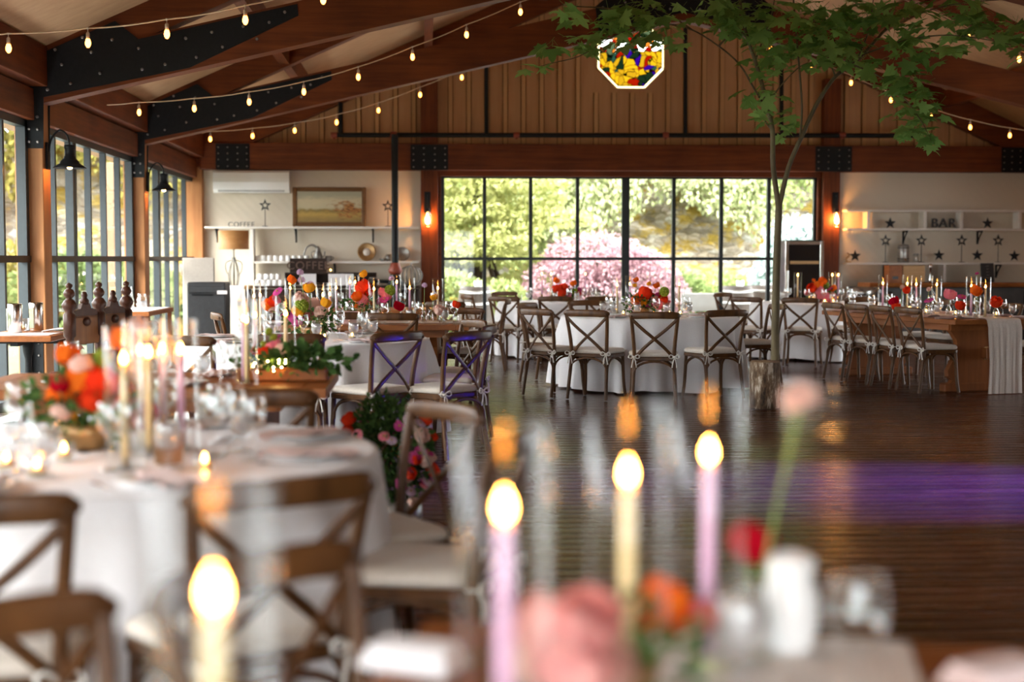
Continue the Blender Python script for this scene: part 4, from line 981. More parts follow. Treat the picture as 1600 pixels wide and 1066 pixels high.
# long wooden table at right with the gauze runner
A7 = .215; ax = np.array([-math.sin(A7), math.cos(A7)]); pr = np.array([math.cos(A7), math.sin(A7)]); N7 = np.array([5.86, 14.15]); C7 = N7 + ax * 1.4; W7 = 'on the right wooden table'
farm_table(C7[0], C7[1], A7, 2.8, 1.08, 'long wooden farm table at right with carved trestle ends')
runner(C7[0], C7[1], A7, 2.8, .38, ZW, .755, 'pale gauze runner falling to the floor off the right wooden table', seed=9)
for k, t_ in enumerate((.34, .86, 1.38, 1.90)):
    p = N7 - pr * .54 + ax * t_ - pr * .36; chair(p[0] + pr[0] * BACK, p[1] + pr[1] * BACK, A7 + (.05, -.04, .03, 0)[k], 'crossback chair along the left side of the right wooden table')
for t_ in (.55, 1.15, 1.9, 2.5):
    p = N7 + pr * .54 + ax * t_ + pr * .38; chair(p[0] - pr[0] * BACK, p[1] - pr[1] * BACK, A7 + PI, 'crossback chair along the far side of the right wooden table')
for u, v, c in ((1379, 486, 'l'), (1417, 487, 'y'), (1431, 489, 'l'), (1463, 490, 'y'), (1517, 495, 'l'), (1539, 497, 'y')):
    p = G(u, v, ZR); candle(p[0], p[1], ZR, c, W7)
for u, v, kind, c, hgt, r, lb in ((1393, 489, 'rose', 'rose_c', .11, .055, 'crimson bloom on the right wooden table'), (1399, 492, 'rose', 'rose_r', .07, .045, 'low coral bloom on the right wooden table'), (1407, 490, 'puff', 'rose_b', .28, .03, 'pale puff on a tall stem, right wooden table'), (1416, 489, 'rose', 'rose_r', .24, .04, 'round orange bloom before a candle on the right wooden table'), (1452, 493, 'daisy', 'rose_m', .14, .055, 'magenta daisy on the right wooden table'), (1448, 491, 'puff', 'rose_b', .26, .03, 'blush puff on the right wooden table'), (1482, 492, 'rose', 'rose_p', .20, .062, 'largest coral bloom on the right wooden table'),
                                  (1498, 497, 'rose', 'rose_r', .11, .05, 'red bloom low in the middle of the right wooden table'), (1525, 497, 'rose', 'rose_o', .26, .058, 'orange bloom between candles on the right wooden table'), (1506, 493, 'daisy', 'rose_m', .18, .05, 'pink daisy behind glasses on the right wooden table'), (1556, 496.5, 'rose', 'rose_r', .14, .058, 'red bloom at the near end of the right wooden table'), (1528, 493, 'puff', 'rose_m', .44, .022, 'dark puff on a very tall stem, right wooden table')):
    p = G(u, v, ZR); stem_flower(p[0], p[1], ZR, kind, c, hgt, r, lb, (R.uniform(-.03, .03), 0), True, W7)
for k in range(6):
    t_ = .25 + k * .45
    for s in (-1, 1): p = N7 + ax * t_ + pr * s * .30; goblet(p[0], p[1], ZW, W7); p = N7 + ax * (t_ + .1) + pr * s * .25; wine(p[0], p[1], ZW, W7)
    for s in (-1, 1): p = N7 + ax * t_ + pr * s * .44; tag(put('napkin', cm('nap', g_napkin), None, (p[0], p[1], ZW - .005), A7 + PI / 2), 'blush napkin ' + W7, 'napkin')
for k in range(8): p = N7 + ax * (.3 + k * .28) + pr * (-.16 if k % 2 else .14); votive(p[0], p[1], ZR, W7)

# foreground table (right under the camera)
cx = np.array([.0, 2.42]); fx, fy = np.array([.97, -.243]), np.array([.243, .97]); FA = -math.atan2(.243, .97)
FC = cx + fx * .58 - fy * .70; WF = 'on the foreground table'
farm_table(FC[0], FC[1], FA, 1.40, 1.16, 'orange wood farm table at the very front')
runner(FC[0] - .02, FC[1], FA, 1.38, .47, ZW, 0, 'blush gauze runner along the foreground table', .35, seed=17)
for (x, y), c, q in (((.09, 1.63), 'l', 'L'), ((.27, 1.88), 'y', 'C'), ((.42, 2.08), 'l', 'R'), ((-.19, 1.27), 'y', 'F')): candle(x, y, ZR if q != 'F' else ZW, c, WF)
base = (.22, 1.84, ZR)
sp = [('rose', 'rose_s', 865, 985, .045, 1.72), ('rose', 'rose_s', 912, 978, .042, 1.75), ('rose', 'rose_s', 890, 1040, .046, 1.68), ('rose', 'rose_b', 840, 1030, .04, 1.75), ('daisy', 'rose_p', 945, 945, .034, 1.86), ('rose', 'rose_b', 930, 1050, .045, 1.72), ('rose', 'rose_o', 1040, 935, .032, 1.98), ('rose', 'rose_o', 1018, 960, .03, 2.0), ('rose', 'rose_r', 1050, 965, .028, 2.0), ('daisy', 'rose_p', 1100, 965, .03, 2.0)]
arrangement(*base, .30, .20, 'blurred pink and orange bouquet among the foreground candles', [(k, c, (*relz(u, v, Y, base), r)) for k, c, u, v, r, Y in sp], seed=31, sprigs=0, leaf=.03)
p = G(1232, 1018, ZR); b = MB(); b.lathe([(0, .001), (.030, .001), (.040, .010), (.046, .05), (.045, .09), (.036, .118), (.040, .135), (.038, .148), (.030, .152), (.028, .146), (.034, .12), (0, .10)], 28)
tag(obj('ceramic_vase', b, 'whitecer', None, (p[0], p[1], ZR)), 'blurred white ceramic vase at right on the foreground table', 'vase')
p = G(1168, 1012, ZR); stem_flower(p[0], p[1], ZR, 'rose', 'rose_c', .155, .033, 'blurred crimson bloom beside the white ceramic vase in front', (.004, 0), True, 'under the crimson bloom in front')
p = G(1180, 1030, ZR); stem_flower(p[0], p[1], ZR, 'puff', 'rose_b', .385, .031, 'tall pale pink puff on a green stem in the foreground', (.065, 0), True, 'under the tall pale puff in front')
p = G(1340, 903, ZW + .195); wine(p[0], p[1], ZW, 'at the right of the foreground table')
p = G(1090, 1066, ZR); goblet(p[0] + .05, p[1] - .05, ZR, WF)
def fold_napkin():
    b = MB()
    for k in range(3): b.box((0, 0, .008 + k * .012), (.155 - k * .012, .095 - k * .01, .012), 0, .005, T=RZ(.06 * k))
    return b
p = G(648, 1044, ZW); tag(obj('napkin', fold_napkin(), 'cloth', None, (p[0], p[1], ZW), -.5), 'white folded napkin at the left edge of the foreground table', 'napkin')
p = G(1560, 1075, ZW); tag(obj('napkin', fold_napkin(), 'pinkcloth', None, (p[0], p[1], ZW), .3), 'blush folded napkin at the right edge of the foreground table', 'napkin')
chair_px(398, 868, None, ang=math.atan2(-.62, .78), label='blurred crossback chair turned toward the foreground table, behind the left front candle')
chair_px(-62, 950, None, ang=math.atan2(-.70, .7), label='blurred crossback chair in the bottom left corner')

# ------------------------------------------------------------------ coffee side (left of the garden window)
YS = 23.84
def bx(name, u0, v0, u1, v1, Y, d, m, label, cat, bev=.004, parent=None, group=None):
    """box seen as a pixel rectangle at distance Y, d deep behind it"""
    a, c = PY(u0, v0, Y), PY(u1, v1, Y); b = MB(); b.box((0, d / 2, (a[2] - c[2]) / 2), (c[0] - a[0], d, a[2] - c[2]), 0, bev)
    o = obj(name, b, m, parent, ((a[0] + c[0]) / 2, Y, c[2])); return tag(o, label, cat, group) if label else o
def shelf_board(name, u0, u1, v, label, d=.26, th=.035):
    a, c = PY(u0, v, YS), PY(u1, v, YS); b = MB(); b.box((0, -d / 2, 0), (c[0] - a[0], d, th), 0, .004)
    return tag(obj(name, b, 'shelf', None, ((a[0] + c[0]) / 2, YS, a[2])), label, 'shelf')
def brackets(o, us):
    for u in us:
        b = MB(); x = PY(u, 360, YS)[0] - o.location.x
        b.box((x, -.012, -.13), (.03, .024, .23), 0, .003); b.box((x, -.11, -.03), (.03, .22, .024), 0, .003)
        b.tube(smoothp([(x, -.02, -.23), (x, -.10, -.13), (x, -.20, -.045)]), .011, 6); obj('bracket', b, 'steel', o, label='black iron bracket')
s1 = shelf_board('wall_shelf', 323, 655, 356, 'long white upper shelf on the coffee wall'); brackets(s1, (463, 583, 340))
s2 = shelf_board('wall_shelf', 397, 655, 410, 'white lower shelf on the coffee wall holding mugs and pewter'); brackets(s2, (523,))
bx('shelf_divider', 391, 358, 397, 447, YS - .26, .26, 'shelf', 'white upright board joining the coffee shelves at left', 'shelf')
# air conditioner
t = thing('air_conditioner', 'white wall air conditioner high in the left back corner', 'air conditioner', tuple(PY(395, 302, YS)))
b = MB(); pf = [(0, 0), (-.16, 0), (-.215, .05), (-.225, .17), (-.20, .33), (-.16, .36), (0, .36)]
b.prism([(p[0], p[1]) for p in pf], 1.24, T=TR(.62, 0, 0) @ RZ(PI / 2)); obj('housing', b, 'whitecer', t)
b = MB(); b.box((0, -.205, .035), (1.08, .012, .05), 0, .003, T=RX(.0)); obj('louver', b, tone('grey_louver', (.5, .49, .47), None, .4), t)
# painting
def painting_mat():
    m, nt, b = mat('old_landscape_canvas'); tc = N(nt, 'TexCoord'); s = N(nt, 'SeparateXYZ'); L(nt, tc.outputs['Generated'], s.inputs[0])
    n = N(nt, 'TexNoise', Scale=8, Detail=6); L(nt, coords(nt, (1, 1, 1.4), 'Generated'), n.inputs['Vector'])
    a = N(nt, 'MixRGB'); a.blend_type = 'ADD'; a.inputs[0].default_value = .28; L(nt, s.outputs['Z'], a.inputs[1]); L(nt, n.outputs['Fac'], a.inputs[2])
    c = ramp(nt, a.outputs[0], [(.05, (.16, .12, .05)), (.30, (.34, .22, .06)), (.42, (.46, .30, .07)), (.52, (.24, .17, .05)), (.60, (.50, .44, .28)), (.85, (.58, .50, .32)), (1, (.40, .38, .27))])
    d = N(nt, 'Mapping'); d.inputs['Location'].default_value = (-.78, -.5, -.42); L(nt, tc.outputs['Generated'], d.inputs[0])
    g = N(nt, 'VectorMath', operation='LENGTH'); mm = N(nt, 'Vectormath') if False else None
    sc2 = N(nt, 'Mapping'); sc2.inputs['Scale'].default_value = (1.2, .05, 1.0); L(nt, d.outputs[0], sc2.inputs[0]); L(nt, sc2.outputs[0], g.inputs[0])
    ad = N(nt, 'Math', operation='MULTIPLY_ADD'); ad.inputs[1].default_value = .95; L(nt, n.outputs['Fac'], ad.inputs[0]); L(nt, g.outputs['Value'], ad.inputs[2])
    ltc = ramp(nt, ad.outputs[0], [(.60, (1, 1, 1)), (.76, (0, 0, 0))]); n3 = N(nt, 'TexNoise', Scale=22, Detail=3); L(nt, tc.outputs['Generated'], n3.inputs['Vector']); tcol = ramp(nt, n3.outputs['Fac'], [(.35, (.10, .05, .015)), (.5, (.36, .13, .03)), (.65, (.46, .24, .06))])
    mx = N(nt, 'MixRGB'); L(nt, ltc, mx.inputs[0]); L(nt, c, mx.inputs[1]); L(nt, tcol, mx.inputs[2])
    L(nt, mx.outputs[0], b.inputs['Base Color']); b.inputs['Roughness'].default_value = .4; return m
a, c = PY(457, 293, YS - .1), PY(572, 355, YS - .1); wv, hv = c[0] - a[0], a[2] - c[2]
t = thing('framed_painting', 'autumn landscape painting in a wide wooden frame on the upper shelf', 'painting', ((a[0] + c[0]) / 2, YS - .16, PY(457, 356, YS)[2] + .018))
t.rotation_euler = (-.10, 0, 0)
b = MB()
for sx in (-1, 1): b.box((sx * (wv / 2 - .035), 0, hv / 2), (.07, .045, hv), 0, .012)
for sz in (.035, hv - .035): b.box((0, 0, sz), (wv - .13, .045, .07), 0, .012)
obj('frame', b, timber('gilt_brown_frame', (.22, .11, .04), (.11, .05, .02), 0, .4), t); b = MB()
b.box((0, .005, hv / 2), (wv - .13, .014, hv - .13)); obj('canvas', b, painting_mat(), t)
def star_mb(r, hollow, T=None, d=.035):
    b = MB(); P = [((r if k % 2 == 0 else r * .42) * math.sin(PI * k / 5), (r if k % 2 == 0 else r * .42) * math.cos(PI * k / 5)) for k in range(10)]
    if not hollow:
        vs = [(0, -d, 0)] + [(x, 0, z) for x, z in P] + [(0, d * .3, 0)]; fs = [(0, 1 + k, 1 + (k + 1) % 10) for k in range(10)] + [(11, 1 + (k + 1) % 10, 1 + k) for k in range(10)]; b.add(vs, fs)
    else:
        Q = [(x * .50, z * .50) for x, z in P]
        for k in range(10): k2 = (k + 1) % 10; b.prism([P[k], Q[k], Q[k2], P[k2]], .015)
    return b
def star(u, v, r, hollow, vbase, label):
    p = PY(u, v, YS - .13); zb = PY(u, vbase, YS - .13)[2]
    t = thing('metal_star', label, 'star', (p[0], YS - .13, zb))
    put('star', cm(('star', hollow, r), lambda: star_mb(r, hollow).mesh('star', 'star')), t, (0, 0, p[2] - zb))
    if hollow:
        b = MB(); b.tube([(0, .006, .008), (0, .006, p[2] - zb - r * .3)], .006, 6); b.lathe([(0, 0), (.05, 0), (.05, .008), (0, .010)], 16); obj('stand', b, 'star', t)
star(414, 321, .105, True, 354, 'hollow metal star on a rod on the upper coffee shelf'); star(606, 322, .105, True, 354, 'hollow metal star half hidden behind the black riser pipe')
def text(body, size, m, loc, label, cat, name, ext=.02, rot=(PI / 2, 0, 0), parent=None, align='CENTER'):
    cu = bpy.data.curves.new(name, 'FONT'); cu.body = body; cu.size = size; cu.extrude = ext; cu.align_x = align; cu.space_character = 1.12
    o = bpy.data.objects.new(name, cu); col.objects.link(o); dg = bpy.context.evaluated_depsgraph_get(); me = bpy.data.meshes.new_from_object(o.evaluated_get(dg))
    bpy.data.objects.remove(o); me.materials.clear(); me.materials.append(M[m] if isinstance(m, str) else m)
    q = bpy.data.objects.new(name, me); col.objects.link(q); q.location = loc; q.rotation_euler = rot; q.parent = parent
    if label: tag(q, label, cat)
    return q
p = PY(377, 354, YS - .12); text('COFFEE', .115, tone('letter_zinc', (.16, .15, .14), None, .5), (p[0], p[1], p[2] - .005), 'grey standing letters spelling COFFEE on the upper shelf', 'letters', 'coffee_letters')
# sideboard, mugs, sign, pewter
zc_ = PY(500, 447, 23.2)[2]
xa, xb = PY(393, 447, 23.2)[0], PY(655, 447, 23.2)[0]
t = thing('sideboard', 'dark wooden sideboard under the coffee shelves', 'cabinet', ((xa + xb) / 2, 23.45, 0)); wd = xb - xa
b = MB(); b.box((0, 0, zc_ / 2 - .02), (wd, .46, zc_ - .08), 0, .006); obj('body', b, 'darkwood', t); b = MB(); b.box((0, 0, zc_ - .02), (wd + .04, .52, .04), 0, .006); obj('top', b, 'darkwood', t)
for k in range(4):
    b = MB(); b.box((-wd / 2 + wd * (k + .5) / 4, -.24, zc_ / 2), (wd / 4 - .04, .02, zc_ - .18), 0, .006); d = obj('door', b, 'darkwood', t); b = MB(); b.ball((-wd / 2 + wd * (k + .5) / 4 + .22, -.265, zc_ / 2), .016); obj('knob', b, 'brass', d)
a, c = PY(445, 426, 23.3), PY(588, 447, 23.3)
t = thing('riser_box', 'dark open riser box standing on the sideboard', 'box', ((a[0] + c[0]) / 2, 23.42, zc_)); wd = c[0] - a[0]; hh = a[2] - zc_
b = MB(); b.box((0, 0, hh - .015), (wd, .26, .03), 0, .003); b.box((0, .12, hh / 2), (wd, .02, hh - .02)); [b.box((x, 0, hh / 2 - .01), (.03, .26, hh - .02)) for x in (-wd / 2 + .015, wd * .05, wd / 2 - .015)]; obj('box', b, 'darkwood', t)
zr_ = a[2]
p = PY(481, 426, 23.25); b = MB(); b.box((0, 0, .115), (.60, .05, .23), 0, .004); o = obj('coffee_sign', b, 'darkwood', None, (p[0], 23.36, zr_ + .002)); tag(o, 'dark wooden block sign with carved letters COFFEE', 'sign')
text('COFFEE', .185, tone('sign_letters', (.15, .085, .06), None, .6), (0, -.03, .05), None, None, 'lettering', .012, parent=o)
for u0, u1 in ((468, 494), (513, 552)): bx('paper_note', u0, 428, u1, 446, 23.25, .004, 'cloth', 'white paper note pinned to the front of the dark riser box', 'note', 0)
def m_mug():
    b = MB(); b.lathe([(0, 0), (.038, 0), (.042, .006), (.040, .09), (.036, .095), (0, .095)], 16); b.tube([(.038 + .026 * math.sin(a), 0, .05 + .028 * math.cos(a)) for a in [PI * k / 8 for k in range(9)]], .005, 6); return b.mesh('mug', 'whitecer')
zs2 = PY(500, 410, YS)[2] + .018
def mug(u, zz, Y, lb):
    p = PY(u, 410, Y); tag(put('mug', cm('mug', m_mug), None, (p[0], Y, zz), R.uniform(0, 6)), lb, 'mug')
for k in range(9): mug(402 + k * 9.6, zs2, YS - .13, 'white mug turned upside down on the lower coffee shelf')
for k in range(5): mug(402 + k * 9.2, zc_ + .001, 23.3, 'white mug in the lower layer of the stack on the sideboard')
for k in range(4): mug(407 + k * 9.2, zc_ + .099, 23.3, 'white mug in the upper layer of the stack on the sideboard')
# pewter on the lower shelf
p = PY(487, 410, YS - .1); b = MB(); b.tube([(.13 * math.cos(a), 0, .02 + .25 * math.sin(a) ** .8) for a in [PI * k / 16 for k in range(17)]], .016, 8); b.box((0, 0, .012), (.30, .05, .024), 0, .004); tag(obj('pewter_arch', b, 'pewter', None, (p[0], p[1], zs2)), 'dark arched metal piece behind the pewter pot', 'ornament')
p = PY(497, 410, YS - .2); b = MB(); b.lathe([(0, 0), (.045, 0), (.06, .02), (.075, .08), (.05, .15), (.038, .19), (.045, .20), (.02, .225), (.012, .245), (0, .25)], 18); b.tube(smoothp([(.06, 0, .06), (.10, 0, .09), (.11, 0, .16)]), .012, 8); b.tube(smoothp([(-.05, 0, .17), (-.11, 0, .14), (-.10, 0, .07), (-.07, 0, .05)]), .009, 8); tag(obj('coffee_pot', b, 'pewter', None, (p[0], p[1], zs2)), 'pewter coffee pot with lid on the lower shelf', 'pot')
p = PY(513, 410, YS - .15); b = MB(); b.lathe([(0, 0), (.05, 0), (.06, .03), (.05, .08), (.055, .09), (.048, .09), (.04, .02), (0, .015)], 16); b.tube(smoothp([(.05, 0, .075), (.09, 0, .06), (.055, 0, .02)]), .007, 6); tag(obj('pewter_cup', b, 'pewter', None, (p[0], p[1], zs2)), 'small pewter cup right of the coffee pot', 'cup')
def dish(u, r, m1, m2, lb, inner):
    p = PY(u, 410, YS - .05); t = thing('round_tray', lb, 'tray', (p[0], YS - .06, zs2)); t.rotation_euler = (PI / 2 - .2, 0, 0)
    b = MB(); b.lathe([(0, -.01), (r * .9, -.01), (r, .012), (r * .93, .018), (r * .8, .004), (0, .002)], 28, c=(0, r, 0)); obj('tray', b, m1, t)
    if inner: b = MB(); b.lathe([(0, .003), (r * .4, .003), (r * .38, .02), (r * .2, .035), (0, .04)], 20, c=(0, r, 0)); obj('boss', b, m2, t, label='pale round boss')
dish(573, .155, 'brass', 'cushion', 'round brown tray with a pale centre on the lower shelf', True); dish(629, .125, 'pewter', 'pewter', 'round dark pewter dish behind the black riser pipe', False)
for u, lb in ((599, 'short dark cup on the lower shelf left of the riser pipe'), (607, 'tall dark mug on the lower shelf left of the riser pipe')):
    p = PY(u, 410, YS - .14); h = .05 if u == 599 else .115; b = MB(); b.lathe([(0, 0), (.04, 0), (.042, h), (.036, h), (.034, .01), (0, .008)], 14); b.tube(smoothp([(-.04, 0, h * .8), (-.065, 0, h * .5), (-.04, 0, h * .2)]), .005, 6); tag(obj('pewter_cup', b, 'pewter', None, (p[0], p[1], zs2)), lb, 'cup')
p = PY(642, 447, 23.4); b = MB()
for k in range(16):
    a = 2 * PI * k / 16; b.tube([(.19 * math.sin(q) ** .8 * math.cos(a), .19 * math.sin(q) ** .8 * math.sin(a), .165 - .155 * math.cos(q)) for q in [.25 + 2.6 * i / 10 for i in range(11)]], .009, 5)
b.lathe([(.05, .005), (.06, .01), (.05, .016)], 16); b.lathe([(.04, .31), (.05, .318), (.035, .33), (0, .335)], 16); b.tube([(0, 0, .33), (.01, 0, .37)], .012, 6)
tag(obj('rib_pumpkin', b, 'pewter', None, (p[0], 23.4, zc_)), 'dark ribbed metal pumpkin on the right of the sideboard', 'ornament')
for u, zz in ((452, zc_), (516, zr_)): p = PY(u, 425, 23.2); votive(p[0], 23.3, zz + .001, 'by the coffee sign')
# butcher-block table with wooden-drum lamp, towel, black bar fridge, white panel
xa, xb = PY(338, 450, 22.3)[0], PY(390, 450, 22.3)[0]; zt_ = PY(360, 447, 22.3)[2]
t = thing('side_table', 'butcher block side table holding the wooden-shade lamp', 'table', ((xa + xb) / 2, 22.55, 0)); b = MB(); b.box((0, 0, zt_ - .025), (xb - xa, .5, .05), 0, .006); obj('top', b, 'oak', t)
for sx in (-1, 1):
    for sy in (-1, 1): b = MB(); b.box((sx * ((xb - xa) / 2 - .05), sy * .2, zt_ / 2 - .02), (.045, .045, zt_ - .055)); obj('leg', b, 'steel', t)
p = PY(365, 446, 22.45); t = thing('table_lamp', 'lamp with wooden drum shade and wire jug base', 'lamp', (p[0], 22.5, zt_))
b = MB()
for k in range(8):
    a = 2 * PI * k / 8; b.tube([(r * math.cos(a), r * math.sin(a), z) for r, z in smooth2] if False else smoothp([(.06 * math.cos(a), .06 * math.sin(a), .01), (.085 * math.cos(a), .085 * math.sin(a), .14), (.06 * math.cos(a), .06 * math.sin(a), .30), (.025 * math.cos(a), .025 * math.sin(a), .40), (.03 * math.cos(a), .03 * math.sin(a), .44)], 3), .006, 5)
b.lathe([(0, .003), (.07, .003), (.07, .012), (0, .014)], 18); b.tube([(0, 0, .01), (0, 0, .62)], .012, 8)
for s in (-1, 1): b.tube(smoothp([(s * .03, 0, .40), (s * .12, 0, .36), (s * .12, 0, .24), (s * .07, 0, .15)], 4), .007, 6)
obj('base', b, 'pewter', t)
b = MB(); b.shell([(.235, .57), (.235, .86), (.228, .86), (.228, .57), (.235, .57)], 32); sh = obj('lamp_shade', b, timber('shade_veneer', (.50, .26, .10), (.38, .18, .06), 0, .5), t)
b = MB(); [b.tube([(.0, 0, .60), (.23 * math.cos(a), .23 * math.sin(a), .60)], .004, 5) for a in (0, 2.1, 4.2)]; obj('spider', b, 'steel', sh)
b = MB(); nx, ny = 8, 10; vs = []; fs = []
x0, x1 = PY(359, 450, 22.27)[0], PY(381, 450, 22.27)[0]
for i in range(ny + 1):
    for j in range(nx + 1):
        z = .30 * i / ny; vs.append(((j / nx - .5) * (x1 - x0) * (1 + .12 * z), -.012 - .012 * math.sin(j * 1.3 + i * .3) * z * 3 - (0.0 if i else -.02), zt_ - z + (.006 if i == 0 else 0)))
for i in range(ny):
    for j in range(nx): k = i * (nx + 1) + j; fs.append((k, k + 1, k + nx + 2, k + nx + 1))
b.add(vs, fs, 0, True); tag(obj('towel', b, 'cloth', None, ((x0 + x1) / 2, 22.29, 0)), 'white towel hanging over the butcher block edge', 'towel')
a, c = PY(292, 441, 20.6), PY(352, 441, 20.6); t = thing('bar_fridge', 'low black cabinet in the left back corner', 'cabinet', ((a[0] + c[0]) / 2, 20.85, 0)); wd, hh = c[0] - a[0], a[2]
b = MB(); b.box((0, 0, hh / 2), (wd, .5, hh - .004), 0, .02); obj('body', b, 'blackp', t); b = MB(); b.box((0, -.262, hh * .90), (wd * .96, .02, .09), 0, .006); b.box((0, -.258, hh * .45), (wd * .96, .02, hh * .74), 0, .006); obj('door', b, 'blackp', t)
b = MB(); b.box((-.05, -.275, hh * .83), (wd * .55, .02, .02), 0, .004); obj('handle', b, 'steel', t); b = MB(); b.box((wd * .42, -.274, hh * .86), (.14, .005, .05)); obj('notice', b, 'cloth', t, label='white notice')
bx('white_panel', 285, 403, 336, 546, 21.4, .06, tone('linen_panel', (.42, .375, .33), (.38, .34, .30), .8, 30), 'tall white panel standing behind the low black cabinet', 'panel', .01)

# ------------------------------------------------------------------ sprinkler pipes
t = thing('sprinkler_pipe', 'black sprinkler pipe running along the gable wall', 'pipe', tuple(PY(980, 212, 23.6)))
def loc_(u, v, Y=23.6): q = PY(u, v, Y); return (q[0] - t.location.x, q[1] - t.location.y, q[2] - t.location.z)
b = MB(); b.tube([loc_(520, 211), loc_(1438, 212)], .040, 10); obj('main_pipe', b, 'steel', t)
for u, v in ((532, 160), (760, 100), (1071, 40), (1221, 85)): b = MB(); b.tube([loc_(u, v), loc_(u, 211)], .036, 8); obj('branch_pipe', b, 'steel', t)
for u in (522, 615, 807, 1040, 1316, 1435):
    b = MB(); q = loc_(u, 211); b.tube([(q[0] - .05, q[1], q[2]), (q[0] + .05, q[1], q[2])], .055 if u == 615 else .047, 10); b.tube([q, (q[0], q[1], q[2] - .07)], .02, 8); obj('fitting', b, 'rust', t, label='red pipe fitting')
p = PY(617, 300, 23.02); t = thing('riser_pipe', 'thick black riser pipe in front of the coffee wall', 'pipe', (p[0], 23.02, 0)); zt2 = PY(617, 210, 23.02)[2]
b = MB(); b.tube([(0, 0, .01), (0, 0, zt2)], .055, 14); b.tube([(0, 0, zt2 - .05), (0, .56, zt2)], .05, 10); obj('pipe', b, 'steel', t)
b = MB(); b.lathe([(.06, 1.12), (.095, 1.14), (.11, 1.17), (.11, 1.2), (.09, 1.24), (.075, 1.30), (.06, 1.31)], 16); obj('collar', b, 'rust', t, label='red collar')
b = MB(); b.lathe([(.056, .85), (.12, .87), (.13, .95), (.10, 1.05), (.08, 1.12), (.056, 1.12)], 16); b.tube([(0, 0, 1.0), (-.35, 0, 1.02)], .03, 8); obj('valve_body', b, 'steel', t)
b = MB(); b.lathe([(.05, 0), (.065, .008), (.05, .016)], 16, T=TR(-.36, 0, 1.06)); b.tube([(-.36, 0, .98), (-.36, 0, 1.08)], .012, 6); b.tube([(-.42, 0, 1.068), (-.30, 0, 1.068)], .008, 6); obj('handwheel', b, 'pewter', t)

# ------------------------------------------------------------------ bar side (right of the garden window)
b3 = [shelf_board('bar_shelf', 1316, 1600, v, lb) for v, lb in ((330, 'top white board of the bar shelving'), (359, 'middle white shelf on the bar wall with the BAR letters'), (412, 'lower white shelf on the bar wall with stars and jar'))]
brackets(b3[1], (1411, 1527)); brackets(b3[2], (1381, 1557))
for u, va, vb in ((1357, 331, 358), (1446, 331, 358), (1503, 331, 358), (1594, 331, 358), (1476, 413, 445)): bx('shelf_divider', u - 2, va, u + 2, vb, YS - .25, .25, 'shelf', 'white upright board in the bar shelving', 'shelf', .002)
for u, v, h, vb, lb in ((1391, 349, False, 357, 'solid dark star on the middle bar shelf left of BAR'), (1543, 349, False, 357, 'solid dark star on the middle bar shelf right of BAR'), (1336, 400, False, 411, 'solid dark star at the left end of the lower bar shelf'), (1467, 399, False, 411, 'solid dark star right of the glass jar, lower bar shelf'), (1527, 399, False, 411, 'solid dark star under the right bracket, lower bar shelf'), (1585, 400, False, 411, 'solid dark star at the right end of the lower bar shelf'),
                      (1384, 376, True, 410, 'hollow star on a rod left of the metal dispenser'), (1440, 376, True, 410, 'hollow star on a rod beside the glass jar'), (1503, 376, True, 410, 'third hollow star on a rod on the lower bar shelf'), (1560, 376, True, 410, 'rightmost hollow star on a rod on the bar shelf')):
    star(u, v, .105, h, vb, lb)
p = PY(1474, 357, YS - .13); text('BAR', .22, tone('bar_letter_iron', (.05, .05, .05), None, .5), (p[0], p[1], p[2] + .018), 'dark standing letters spelling BAR on the bar shelving', 'letters', 'bar_letters', .03)
b = MB(); b.box((p[0], p[1] + .02, p[2] + .01 + .008), (.52, .05, .016), 0, .003)
p = PY(1411, 411, YS - .13); zl = PY(1411, 412, YS)[2] + .018; t = thing('drink_dispenser', 'galvanised drink dispenser on the lower bar shelf', 'dispenser', (p[0], p[1], zl))
b = MB(); b.lathe([(0, .001), (.09, .001), (.095, .01), (.095, .28), (.085, .30), (.05, .31), (0, .312)], 24); obj('drum', b, 'galv', t); b = MB(); b.tube([(0, -.09, .05), (0, -.14, .05), (0, -.145, .03)], .012, 8); obj('tap', b, 'brass', t); b = MB(); b.lathe([(.096, .06), (.099, .065), (.096, .07)], 24); b.lathe([(.096, .24), (.099, .245), (.096, .25)], 24); obj('band', b, 'steel', t)
p = PY(1431, 411, YS - .13); t = thing('glass_jar', 'small clear glass jar right of the drink dispenser', 'jar', (p[0], p[1], zl)); b = MB(); b.lathe([(0, .001), (.045, .001), (.05, .01), (.05, .10), (.042, .115), (.042, .13), (.039, .13), (.046, .10), (.046, .012), (0, .006)], 18); obj('jar', b, 'glass', t); b = MB(); b.lathe([(.0, .131), (.045, .131), (.045, .15), (0, .152)], 18); obj('lid', b, 'galv', t)
p = PY(1325, 411, YS - .13); b = MB(); b.tube(smoothp([(0, 0, -.0), (-.03, 0, .06), (.02, 0, .12), (-.02, 0, .16)]), .014, 8); b.box((0, 0, .01), (.10, .06, .02), 0, .004); tag(obj('corkscrew', b, 'brass', None, (p[0], p[1], zl)), 'small brass corkscrew stand at the left end of the bar shelf', 'corkscrew')
